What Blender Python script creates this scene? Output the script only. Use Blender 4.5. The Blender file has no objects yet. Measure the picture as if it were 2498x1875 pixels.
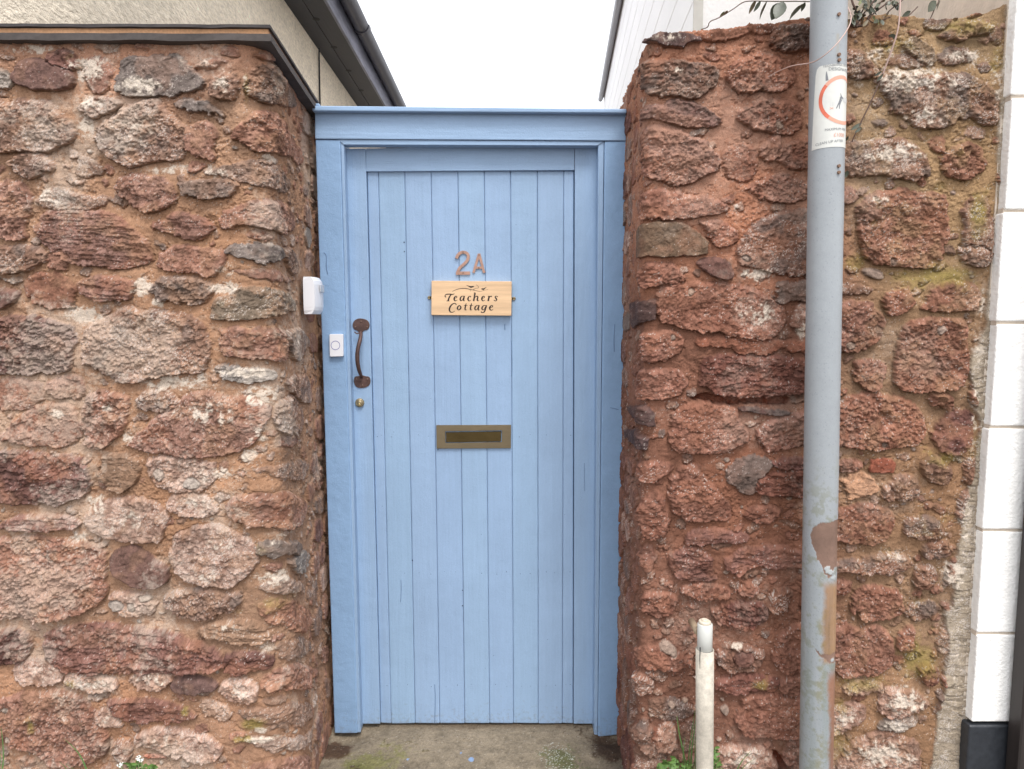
import bpy, bmesh, math, random
import numpy as np
from mathutils import Vector, Matrix

# ---------------------------------------------------------------- camera, world, sun, exposure
SC = bpy.context.scene
CH = 1.475                                   # camera height above the threshold (m)
FPX = 1665.3                                 # focal length in pixels of the 2498 px wide photograph (24 mm)
TH = math.radians(5.28); YAW = math.radians(.48)
cam_d = bpy.data.cameras.new('camera'); cam = bpy.data.objects.new('camera', cam_d)
SC.collection.objects.link(cam)
cam_d.lens = 24.0; cam_d.sensor_width = 36.0; cam_d.clip_end = 500; cam_d.clip_start = .05
cam.location = (0, 0, CH); cam.rotation_euler = (math.pi/2 - TH, 0, -YAW)
SC.camera = cam

SUN_EL, SUN_AZ = math.radians(60), math.radians(20)     # azimuth measured from behind the camera towards its right
w = bpy.data.worlds.new('World'); SC.world = w; w.use_nodes = True
nt = w.node_tree; nt.nodes.clear()
sky = nt.nodes.new('ShaderNodeTexSky'); sky.sky_type = 'NISHITA'; sky.sun_disc = False
sky.sun_elevation = SUN_EL; sky.sun_rotation = math.pi - SUN_AZ
sky.air_density = 1.0; sky.dust_density = 6.0; sky.ozone_density = 1.0
hs = nt.nodes.new('ShaderNodeHueSaturation'); hs.inputs['Saturation'].default_value = .28
mx = nt.nodes.new('ShaderNodeMix'); mx.data_type = 'RGBA'
mx.inputs['Factor'].default_value = .75
mx.inputs['B'].default_value = (9.3, 9.5, 10.0, 1)          # even cloud cover
bg = nt.nodes.new('ShaderNodeBackground'); bg.inputs['Strength'].default_value = .104
out = nt.nodes.new('ShaderNodeOutputWorld')
nt.links.new(sky.outputs[0], hs.inputs['Color']); nt.links.new(hs.outputs[0], mx.inputs['A'])
nt.links.new(mx.outputs['Result'], bg.inputs[0]); nt.links.new(bg.outputs[0], out.inputs[0])
sd = bpy.data.lights.new('sun', 'SUN'); sd.energy = 1.25; sd.angle = math.radians(20); sd.color = (1, .97, .93)
so = bpy.data.objects.new('sun', sd); SC.collection.objects.link(so)
sdir = Vector((math.sin(SUN_AZ)*math.cos(SUN_EL), -math.cos(SUN_AZ)*math.cos(SUN_EL), math.sin(SUN_EL)))
so.rotation_euler = sdir.to_track_quat('Z', 'Y').to_euler(); so.location = (0, -3, 6)
SC.view_settings.view_transform = 'Standard'; SC.view_settings.look = 'None'
SC.view_settings.exposure = 1.05; SC.view_settings.gamma = 1; SC.view_settings.use_curve_mapping = False

# ---------------------------------------------------------------- helpers
K22 = 2498/2212
def ray(px, py):
    x, y, z = (px-1249)/FPX, 1.0, -(py-937.5)/FPX
    c, s = math.cos(TH), math.sin(TH); y, z = y*c + z*s, -y*s + z*c
    c, s = math.cos(YAW), math.sin(YAW); x, y = x*c + y*s, -x*s + y*c
    return x, y, z
def at(px, py, Y):                            # a measured point of the photograph on the plane y = Y
    x, y, z = ray(px, py); t = Y/y
    return Vector((x*t, Y, CH + z*t))
def a2(px, py, Y): return at(px*K22, py*K22, Y)
def lin(r, g, b):
    f = lambda c: (c/255/12.92) if c <= 10 else ((c/255+.055)/1.055)**2.4
    return (f(r), f(g), f(b), 1)
def mat(name, col, rough=.6, metal=0, noise=None, bump=None, spec=.5, coat=0):
    """noise: list of (scale, strength, stretch) colour variation ; bump: list of (scale, distance, stretch)"""
    m = bpy.data.materials.new(name); m.use_nodes = True; n = m.node_tree; L = n.links
    p = n.nodes['Principled BSDF']; p.inputs['Roughness'].default_value = rough
    p.inputs['Metallic'].default_value = metal; p.inputs['Specular IOR Level'].default_value = spec
    p.inputs['Coat Weight'].default_value = coat
    p.inputs['Base Color'].default_value = col
    tc = n.nodes.new('ShaderNodeTexCoord')
    def nz(sc, st):
        mp = n.nodes.new('ShaderNodeMapping'); mp.inputs['Scale'].default_value = st
        t = n.nodes.new('ShaderNodeTexNoise'); t.inputs['Scale'].default_value = sc; t.inputs['Detail'].default_value = 4
        L.new(tc.outputs['Object'], mp.inputs[0]); L.new(mp.outputs[0], t.inputs['Vector']); return t
    cur = None
    for sc, s, st in (noise or []):
        t = nz(sc, st); r = n.nodes.new('ShaderNodeMapRange')
        r.inputs['From Min'].default_value = .25; r.inputs['From Max'].default_value = .75
        r.inputs['To Min'].default_value = 1-s; r.inputs['To Max'].default_value = 1+s
        L.new(t.outputs['Fac'], r.inputs['Value'])
        v = n.nodes.new('ShaderNodeVectorMath'); v.operation = 'SCALE'
        if cur is None: v.inputs[0].default_value = col[:3]
        else: L.new(cur, v.inputs[0])
        L.new(r.outputs[0], v.inputs['Scale']); cur = v.outputs[0]
    if cur is not None: L.new(cur, p.inputs['Base Color'])
    prev = None
    for sc, d, st in (bump or []):
        t = nz(sc, st); b = n.nodes.new('ShaderNodeBump'); b.inputs['Distance'].default_value = d; b.inputs['Strength'].default_value = 1
        L.new(t.outputs['Fac'], b.inputs['Height'])
        if prev: L.new(prev, b.inputs['Normal'])
        prev = b.outputs[0]
    if prev: L.new(prev, p.inputs['Normal'])
    return m
def vmat(name, rough=.9, fine=260, fs=.16, bump=((420, .0012),), spec=.2, metal=0):
    """material driven by the mesh's own 'Col' attribute (albedo only) plus fine grain"""
    m = mat(name, (1, 1, 1, 1), rough, metal, spec=spec, bump=[(s, d, (1, 1, 1)) for s, d in bump])
    n = m.node_tree; L = n.links; p = n.nodes['Principled BSDF']
    a = n.nodes.new('ShaderNodeAttribute'); a.attribute_name = 'Col'
    tc = n.nodes.new('ShaderNodeTexCoord'); t = n.nodes.new('ShaderNodeTexNoise')
    t.inputs['Scale'].default_value = fine; t.inputs['Detail'].default_value = 5; t.inputs['Roughness'].default_value = .7
    L.new(tc.outputs['Object'], t.inputs['Vector'])
    r = n.nodes.new('ShaderNodeMapRange'); r.inputs['From Min'].default_value = .3; r.inputs['From Max'].default_value = .7
    r.inputs['To Min'].default_value = 1-fs; r.inputs['To Max'].default_value = 1+fs
    v = n.nodes.new('ShaderNodeVectorMath'); v.operation = 'SCALE'
    L.new(t.outputs['Fac'], r.inputs['Value']); L.new(a.outputs['Color'], v.inputs[0]); L.new(r.outputs[0], v.inputs['Scale'])
    L.new(v.outputs[0], p.inputs['Base Color'])
    return m
def link(name, me, m, parent=None, label=None, smooth=False):
    o = bpy.data.objects.new(name, me); SC.collection.objects.link(o)
    for x in (m if isinstance(m, (list, tuple)) else [m]): me.materials.append(x)
    if parent: o.parent = parent
    if label: o['label'] = label
    if smooth:
        me.polygons.foreach_set('use_smooth', np.ones(len(me.polygons), dtype=bool))
    return o
def tag(o, label, cat, group=None):
    o['label'] = label; o['category'] = cat
    if group: o['group'] = group
    return o
def thing(name, label, cat, loc=(0, 0, 0), group=None):
    o = bpy.data.objects.new(name, None); SC.collection.objects.link(o); o.empty_display_size = .1
    return tag(o, label, cat, group)
def bm_obj(name, bm, m, parent=None, label=None, smooth=False):
    bmesh.ops.recalc_face_normals(bm, faces=bm.faces[:])
    me = bpy.data.meshes.new(name); bm.to_mesh(me); bm.free()
    return link(name, me, m, parent, label, smooth)
def prism(bm, quad, t, bev=0, mi=0, seg=1):
    """quad: four front corners (Vector), extruded by vector t (back)"""
    q = [Vector(v) for v in quad]; t = Vector(t)
    f = [bm.verts.new(v) for v in q]; b = [bm.verts.new(v+t) for v in q]; n = len(q)
    fs = [bm.faces.new(f), bm.faces.new(b[::-1])]
    for i in range(n): fs.append(bm.faces.new((f[i], b[i], b[(i+1) % n], f[(i+1) % n])))
    for x in fs: x.material_index = mi
    if bev:
        es = {e for x in fs for e in x.edges}
        bmesh.ops.recalc_face_normals(bm, faces=fs)
        bmesh.ops.bevel(bm, geom=list(es), offset=bev, segments=seg, affect='EDGES', profile=.5)
def tube(bm, pts, rad, seg=10, mi=0, cap=True):
    """a tube through pts; rad number or list"""
    pts = [Vector(p) for p in pts]; n = len(pts)
    rad = [rad]*n if isinstance(rad, (int, float)) else rad
    rings = []; up = None
    for i, p in enumerate(pts):
        d = (pts[min(i+1, n-1)] - pts[max(i-1, 0)]).normalized()
        if up is None: up = d.orthogonal().normalized()
        up = (up - d*up.dot(d)).normalized(); sd_ = d.cross(up)
        rings.append([bm.verts.new(p + (up*math.cos(a) + sd_*math.sin(a))*rad[i]) for a in [2*math.pi*k/seg for k in range(seg)]])
    for i in range(n-1):
        for k in range(seg):
            f = bm.faces.new((rings[i][k], rings[i][(k+1) % seg], rings[i+1][(k+1) % seg], rings[i+1][k])); f.material_index = mi
            f.smooth = True
    if cap:
        for r in (rings[0][::-1], rings[-1]): bm.faces.new(r).material_index = mi
def smooth_pts(pts, it=2):
    pts = [Vector(p) for p in pts]
    for _ in range(it):
        o = [pts[0]]
        for a, b in zip(pts[:-1], pts[1:]): o += [a*.75+b*.25, a*.25+b*.75]
        pts = o + [pts[-1]]
    return pts

# numpy noise -------------------------------------------------------
def vnoise(x, y, seed):
    rs = np.random.RandomState(seed); T = rs.rand(256, 256).astype(np.float32)
    xi = np.floor(x).astype(np.int64); yi = np.floor(y).astype(np.int64)
    fx = x-xi; fy = y-yi; fx = fx*fx*fx*(fx*(fx*6-15)+10); fy = fy*fy*fy*(fy*(fy*6-15)+10)
    x0 = xi & 255; x1 = (xi+1) & 255; y0 = yi & 255; y1 = (yi+1) & 255
    return (T[x0, y0]*(1-fx)+T[x1, y0]*fx)*(1-fy) + (T[x0, y1]*(1-fx)+T[x1, y1]*fx)*fy
def fbm(x, y, sc, octv=4, seed=1, sx=1, sy=1, gain=.5):        # ~ -1..1
    a = 1; s = 0; t = 0; c, q = math.cos(.5), math.sin(.5)
    X, Y = x*sc*sx, y*sc*sy
    for i in range(octv):
        s = s + a*(vnoise(X+i*17.3, Y+i*9.7, seed+i)*2-1); t += a; a *= gain
        X, Y = (X*c-Y*q)*2.03, (X*q+Y*c)*2.03
    return s/t*1.6
def worley(x, y, sc, seed):
    rs = np.random.RandomState(seed); J = rs.rand(256, 256, 3).astype(np.float32)
    X = x*sc; Y = y*sc; xi = np.floor(X).astype(np.int64); yi = np.floor(Y).astype(np.int64)
    d1 = np.full(x.shape, 9., np.float32); idv = np.zeros(x.shape, np.float32)
    for dx in (-1, 0, 1):
        for dy in (-1, 0, 1):
            a = (xi+dx) & 255; b = (yi+dy) & 255; j = J[a, b]
            d = np.hypot(xi+dx+j[..., 0]-X, yi+dy+j[..., 1]-Y)
            m = d < d1; d1 = np.where(m, d, d1); idv = np.where(m, j[..., 2], idv)
    return d1, idv
def sstep(a, b, x):
    t = np.clip((x-a)/(b-a), 0, 1); return t*t*(3-2*t)
ALB = .80
def srgb(c): return np.array(lin(*c)[:3], np.float32)*ALB
# ---------------------------------------------------------------- ground
def ground_mesh():
    xs = np.concatenate([np.linspace(-60, -.85, 40), np.arange(-.8, .60, .003), np.linspace(.66, 60, 40)])
    ys = np.concatenate([np.linspace(-40, 1.6, 40), np.arange(1.64, 2.5, .003), np.linspace(2.56, 120, 60)])
    X, Y = np.meshgrid(xs, ys, indexing='ij'); X = X.astype(np.float32); Y = Y.astype(np.float32)
    inn = sstep(-.9, -.7, X)*sstep(.7, .5, X)*sstep(1.5, 1.7, Y)*sstep(2.6, 2.45, Y)
    n1 = fbm(X, Y, 8, 4, 3); n2 = fbm(X, Y, 60, 4, 5, gain=.7); n3 = fbm(X, Y, 220, 3, 8, gain=.7)
    Z = (-.004+.004*n1+.0016*n2+.0008*n3)*inn - .02*(1-inn)
    for cx, cy, r in ((-.575, 2.31, .07), (.36, 2.30, .06)): Z -= .020*np.exp(-((X-cx)**2+(Y-cy)**2*2)/r**2)
    c = np.array(lin(156, 142, 122)[:3]); C = np.ones(X.shape+(3,), np.float32)*c
    C *= (1+.16*n1+.20*n2+.16*n3+.12*fbm(X, Y, 25, 4, 77))[..., None]
    hsh = np.random.RandomState(9).rand(*X.shape)
    def blot(cx, cy, rx, ry, col, st, thr=.35, wd=.5):
        q = np.exp(-(((X-cx)/rx)**2+((Y-cy)/ry)**2)); m = np.clip(sstep(thr, thr+wd, q+.35*n1+.3*n2), 0, 1)[..., None]*st
        C[:] = C*(1-m)+np.array(lin(*col)[:3])*(1+.25*n3+.15*n2)[..., None]*m
    blot(-.44, 2.17, .14, .10, (132, 130, 78), .75); blot(-.50, 2.05, .1, .12, (120, 122, 70), .7)
    blot(.19, 2.18, .10, .09, (92, 98, 58), .8); blot(.25, 2.10, .12, .10, (86, 92, 56), .8)
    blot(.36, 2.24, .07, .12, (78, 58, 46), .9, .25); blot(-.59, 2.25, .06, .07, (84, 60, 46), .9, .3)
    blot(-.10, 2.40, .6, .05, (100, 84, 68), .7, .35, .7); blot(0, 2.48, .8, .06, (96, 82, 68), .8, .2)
    m = (hsh < .022*np.clip(.3+n2, 0, 1.5))&(inn > .3); C[m] = C[m]*.4+np.array(lin(210, 200, 186)[:3])*.6
    m = (hsh > .97)&(inn > .3); C[m] *= .6
    m = (hsh < .11+.1*n2)&(np.exp(-(((X-.17)/.07)**2+((Y-2.2)/.09)**2)) > .45); C[m] = np.array(lin(200, 200, 188)[:3])
    for px, py, r in ((1150, 1849, .010), (1124, 1834, .005), (995, 1848, .003)):
        p = at(px, py, 2.2); d = ray(px, py); t = -CH/d[2]; m = (X-d[0]*t)**2+((Y-d[1]*t)*.8)**2+.00003*n2 < r*r*.8
        C[m] = np.array(lin(150, 176, 214)[:3])
    far = (1-inn)[..., None]; C = C*(1-far)+np.array(lin(128, 124, 118)[:3])*(1+.1*n1)[..., None]*far
    nx, ny = X.shape; V = np.stack([X, Y, Z], -1).reshape(-1, 3).astype(np.float32)
    i = (np.arange(nx-1)[:, None]*ny+np.arange(ny-1)[None]).ravel(); F = np.stack([i, i+ny, i+ny+1, i+1], 1).astype(np.int32)
    me = bpy.data.meshes.new('ground'); me.vertices.add(len(V)); me.vertices.foreach_set('co', V.ravel())
    me.loops.add(F.size); me.loops.foreach_set('vertex_index', F.ravel()); me.polygons.add(len(F))
    me.polygons.foreach_set('loop_start', np.arange(0, F.size, 4, dtype=np.int32)); me.polygons.foreach_set('use_smooth', np.ones(len(F), bool)); me.update(calc_edges=True)
    ca = me.attributes.new('Col', 'FLOAT_COLOR', 'POINT'); q = np.ones((len(V), 4), np.float32); q[:, :3] = np.clip(C, .01, .8).reshape(-1, 3)*.66; ca.data.foreach_set('color', q.ravel())
    return me
g = link('ground', ground_mesh(), vmat('worn concrete', .92, 300, .22, ((500, .0015),), .2)); g['kind'] = 'structure'

# ---------------------------------------------------------------- bungalow on the left: roughcast wall, soffit, fascia, gutter
M_ROUGH = mat('cream roughcast', lin(244, 232, 212), .95, noise=[(1.2, .08, (1, 1, .5)), (60, .20, (1, .45, 1)), (14, .10, (1, .5, 1))], bump=[(55, .012, (1, .5, 1)), (160, .005, (1, 1, 1))], spec=.1)
M_SOFF = mat('black painted soffit', lin(38, 40, 50), .5, noise=[(3, .25, (1, .3, 1))], bump=[(60, .0015, (1, .2, 1))])
M_FASC = mat('grey weathered fascia', lin(128, 130, 146), .5, noise=[(14, .5, (1, .12, 1)), (60, .2, (1, .2, 1))])
M_GUT = mat('grey plastic gutter', lin(74, 74, 84), .4, noise=[(2, .1, (1, 1, 1))])
M_DARK = mat('dark vent', lin(26, 26, 30), .7)
M_TILE = mat('roof tile', lin(90, 72, 66), .8, noise=[(4, .3, (1, 1, 1))])
bung = thing('bungalow', 'cream roughcast bungalow with dark soffit and gutter behind the left wall', 'building')
def boxp(bm, x0, x1, y0, y1, z0, z1, bev=0, mi=0):
    prism(bm, [(x0, y0, z0), (x1, y0, z0), (x1, y0, z1), (x0, y0, z1)], (0, y1-y0, 0), bev, mi)
bm = bmesh.new(); boxp(bm, -7, -1.60, 2.22, 13.6, -.03, 3.78); bm_obj('wall', bm, M_ROUGH, bung)
bm = bmesh.new(); boxp(bm, -1.62, -1.47, 2.0, 13.8, 3.783, 3.80); boxp(bm, -1.464, -1.315, 2.0, 13.8, 3.783, 3.80)
sof = bm_obj('soffit', bm, M_SOFF, bung)
y = 4.4
while y < 8.5:
    bm = bmesh.new(); c = Vector((-1.455, y, 3.781)); tube(bm, [c, c+Vector((0, 0, .01))], .027, 14); y += .54
    bm_obj('vent_disc', bm, M_DARK, sof)
bm = bmesh.new(); boxp(bm, -1.312, -1.290, 2.0, 13.8, 3.772, 3.96, .002); bm_obj('fascia', bm, M_FASC, bung)
def gutter(name, parent, x, z, y0, y1, r, m, joints=()):
    bm = bmesh.new(); n = 14; rings = []
    for yy in (y0, y1):
        o = [bm.verts.new((x+r*math.cos(t), yy, z+r*math.sin(t))) for t in [math.pi+math.pi*k/n for k in range(n+1)]]
        i = [bm.verts.new((x+(r-.004)*math.cos(t), yy, z+(r-.004)*math.sin(t))) for t in [math.pi+math.pi*k/n for k in range(n+1)]]
        rings.append(o+i[::-1])
    for k in range(len(rings[0])): bm.faces.new((rings[0][k], rings[0][(k+1) % len(rings[0])], rings[1][(k+1) % len(rings[0])], rings[1][k]))
    g_ = bm_obj(name, bm, m, parent, smooth=False)
    for yy in joints:
        bm = bmesh.new(); n = 14; rings = []
        for a in (-.035, .035):
            rings.append([bm.verts.new((x+(r+rr)*math.cos(t), yy+a, z+(r+rr)*math.sin(t))) for rr, ts in ((.007, range(n+1)), (.001, range(n, -1, -1))) for t in [math.pi+math.pi*k/n for k in ts]])
        m_ = len(rings[0])
        for k in range(m_): bm.faces.new((rings[0][k], rings[0][(k+1) % m_], rings[1][(k+1) % m_], rings[1][k]))
        bm.faces.new(rings[0]); bm.faces.new(rings[1][::-1])
        tube(bm, [(x-r-.012, yy, z-.01), (x-r*.6, yy, z-r*1.0), (x, yy, z-r-.010)], .006, 6)
        bm_obj('gutter_bracket', bm, m, g_)
    return g_
gutter('gutter', bung, -1.222, 3.965, 2.0, 13.8, .064, M_GUT, (3.4, 6.05, 8.7, 11.4))
bm = bmesh.new(); prism(bm, [(-1.25, 2.0, 3.97), (-1.25, 13.9, 3.97), (-4.3, 13.9, 5.7), (-4.3, 2.0, 5.7)], (0, 0, .05)); bm_obj('roof', bm, M_TILE, bung)
bm = bmesh.new(); prism(bm, [(-7.35, 2.0, 3.97), (-7.35, 13.9, 3.97), (-4.3, 13.9, 5.7), (-4.3, 2.0, 5.7)], (0, 0, .05)); bm_obj('roof', bm, M_TILE, bung)
bm = bmesh.new(); prism(bm, [(-7, 2.23, 3.781), (-1.6, 2.23, 3.781), (-4.3, 2.23, 5.65)], (0, 11.3, 0)); bm_obj('gable', bm, M_ROUGH, bung)
bm = bmesh.new(); tube(bm, smooth_pts([(-1.58, 6.02, 3.775), (-1.588, 6.04, 3.70), (-1.590, 6.04, 3.2), (-1.588, 6.05, 2.9), (-1.59, 6.04, 1.0)]), .007, 8); bm_obj('cable', bm, M_DARK, bung)

# ---------------------------------------------------------------- white boarded house on the right, further back
M_WHITE = mat('white masonry paint', lin(250, 250, 250), .8, noise=[(2, .03, (1, 1, 1)), (40, .03, (1, 1, 1))], bump=[(40, .003, (1, 1, 1))], spec=.2)
M_WHITE2 = mat('white weatherboard', lin(250, 250, 250), .7, noise=[(1, .04, (1, 1, 1))], spec=.3)
M_PIPE = mat('grey gutter pipe', lin(150, 150, 156), .35)
M_JOINT = mat('aged joint strip', lin(212, 210, 204), .9, noise=[(10, .1, (1, 1, 1))])
wh = thing('weatherboarded_house', 'tall white weatherboarded house behind the right wall with a thin grey gutter', 'building')
E = 5.98
A0, A1 = Vector((1.227, 4.6, 0)), Vector((1.984, 14.3, 0)); dA = (A1-A0).normalized(); nA_ = Vector((-dA.y, dA.x, 0))
bm = bmesh.new(); z = -.03; bh = .30
while z < E:                                        # overlapping boards, each leaning out at its foot
    zt = min(z+bh, E)
    vs = []
    for P0 in (A0, A1):
        vs.append([P0+nA_*.0045+Vector((0, 0, z)), P0+nA_*.002+Vector((0, 0, zt+.01)), P0-nA_*.012+Vector((0, 0, zt+.01)), P0-nA_*.012+Vector((0, 0, z))])
    v = [[bm.verts.new(q) for q in r] for r in vs]
    for k in range(4): bm.faces.new((v[0][k], v[0][(k+1) % 4], v[1][(k+1) % 4], v[1][k]))
    bm.faces.new(v[0]); bm.faces.new(v[1][::-1]); z += bh
bm_obj('weatherboarding', bm, M_WHITE2, wh)
bm = bmesh.new(); prism(bm, [A0-nA_*.02, A0+Vector((4, 0, 0)), A0+Vector((4, 0, E)), A0-nA_*.02+Vector((0, 0, E))], (dA*9.6)); bm_obj('wall', bm, M_WHITE, wh)
bm = bmesh.new(); p = A0+nA_*.02; prism(bm, [p+Vector((-.0, -.02, 0)), p+Vector((.06, -.02, 0)), p+Vector((.06, -.02, E)), p+Vector((0, -.02, E))], (0, .015, 0)); bm_obj('corner_trim', bm, M_JOINT, wh)
bm = bmesh.new(); tube(bm, [A0+nA_*.07+Vector((0, 0, E-.02)), A1+nA_*.07+Vector((0, 0, E-.02))], .05, 14); gt = bm_obj('gutter', bm, M_PIPE, wh)
bm = bmesh.new(); prism(bm, [A0+nA_*.03+Vector((0, 0, E+.0)), A1+nA_*.03+Vector((0, 0, E)), A1+Vector((3, 0, E+2)), A0+Vector((3, 0, E+2))], (0, 0, .06)); bm_obj('roof', bm, M_TILE, wh)
# panel joints of the rendered front and the slanting flashing over the wall
bm = bmesh.new()
def strip(p, q, w_, Y, t=.006):
    p, q = Vector(p), Vector(q); d = (q-p).normalized(); s_ = Vector((-d.z, 0, d.x))*w_/2
    prism(bm, [p-s_, q-s_, q+s_, p+s_], (0, t, 0))
j0, j1 = at(2244, -40, 4.585), at(2246, 75, 4.585); strip(j0, j1, .043, 4.585)
bm_obj('joint_strip', bm, M_JOINT, wh)
bm = bmesh.new(); strip(at(2395, -30, 4.57), at(2270, 70, 4.57), .085, 4.57, .02); bm_obj('flashing', bm, M_JOINT, wh)

# ---------------------------------------------------------------- white house with quoins, right edge
qh = thing('quoined_house', 'white painted house with raised quoin blocks and a black plinth at the right', 'building')
M_QU = mat('white quoin paint', lin(246, 244, 240), .7, noise=[(7, .10, (1, 1, .6)), (60, .04, (1, 1, 1)), (1.6, .08, (1, 1, 1)), (22, .04, (1, 1, .3))], bump=[(30, .004, (1, 1, 1)), (120, .0015, (1, 1, 1))], spec=.3)
M_QUS = mat('bare render edge', lin(206, 192, 176), .9, noise=[(30, .10, (1, 1, 1)), (6, .08, (1, 1, 1))], bump=[(100, .002, (1, 1, 1))])
M_PLI = mat('black plinth paint', lin(46, 49, 54), .45, noise=[(60, .2, (1, 1, 1))], bump=[(25, .003, (1, 1, 1))])
bm = bmesh.new(); boxp(bm, 1.292, 5.5, 1.829, 2.9, -.03, 6.4); bm_obj('wall', bm, M_QUS, qh)
QY = 1.80
ys_ = [-330, -60, 207, 455, 697, 923, 1146, 1369, 1562]
for i in range(len(ys_)-1):
    zt = a2(2180, ys_[i], QY).z; zb = a2(2180, ys_[i+1], QY).z
    bm = bmesh.new(); x0 = 1.296+[.004, -.002, .003, -.001, .002, -.002, .001, .003][i]
    prism(bm, [(x0, QY, zb+.004), (2.1, QY, zb+.004), (2.1, QY, zt-.004), (x0, QY, zt-.004)], (0, .061, 0), .0045, seg=3)
    bm_obj('quoin', bm, M_QU, qh)
bm = bmesh.new(); zb = a2(2180, 1562, QY).z
for z in [a2(2180, y_, QY).z for y_ in ys_[1:-1]]: boxp(bm, 1.2985, 2.1, QY+.006, QY+.062, z-.008, z+.008)
bm_obj('joint_recess', bm, M_QUS, qh)
bm = bmesh.new(); prism(bm, [(1.290, QY-.004, -.03), (2.1, QY-.004, -.03), (2.1, QY-.004, zb-.004), (1.290, QY-.004, zb-.004)], (0, .065, 0), .006, seg=3); bm_obj('plinth', bm, M_PLI, qh)
bm = bmesh.new(); p = at(2450, 1875, 1.79); x0 = p.x
prism(bm, [(x0, 1.74, -.03), (x0+.11, 1.74, -.03), (x0+.11, 1.74, 2.4), (x0, 1.74, 2.4)], (0, .05, 0), .004)
o = bm_obj('door_post', bm, mat('black brown post', lin(44, 38, 36), .5, noise=[(40, .3, (1, 1, .1))])); tag(o, 'black painted timber post standing in front of the white quoins at the right edge', 'post')
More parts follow.
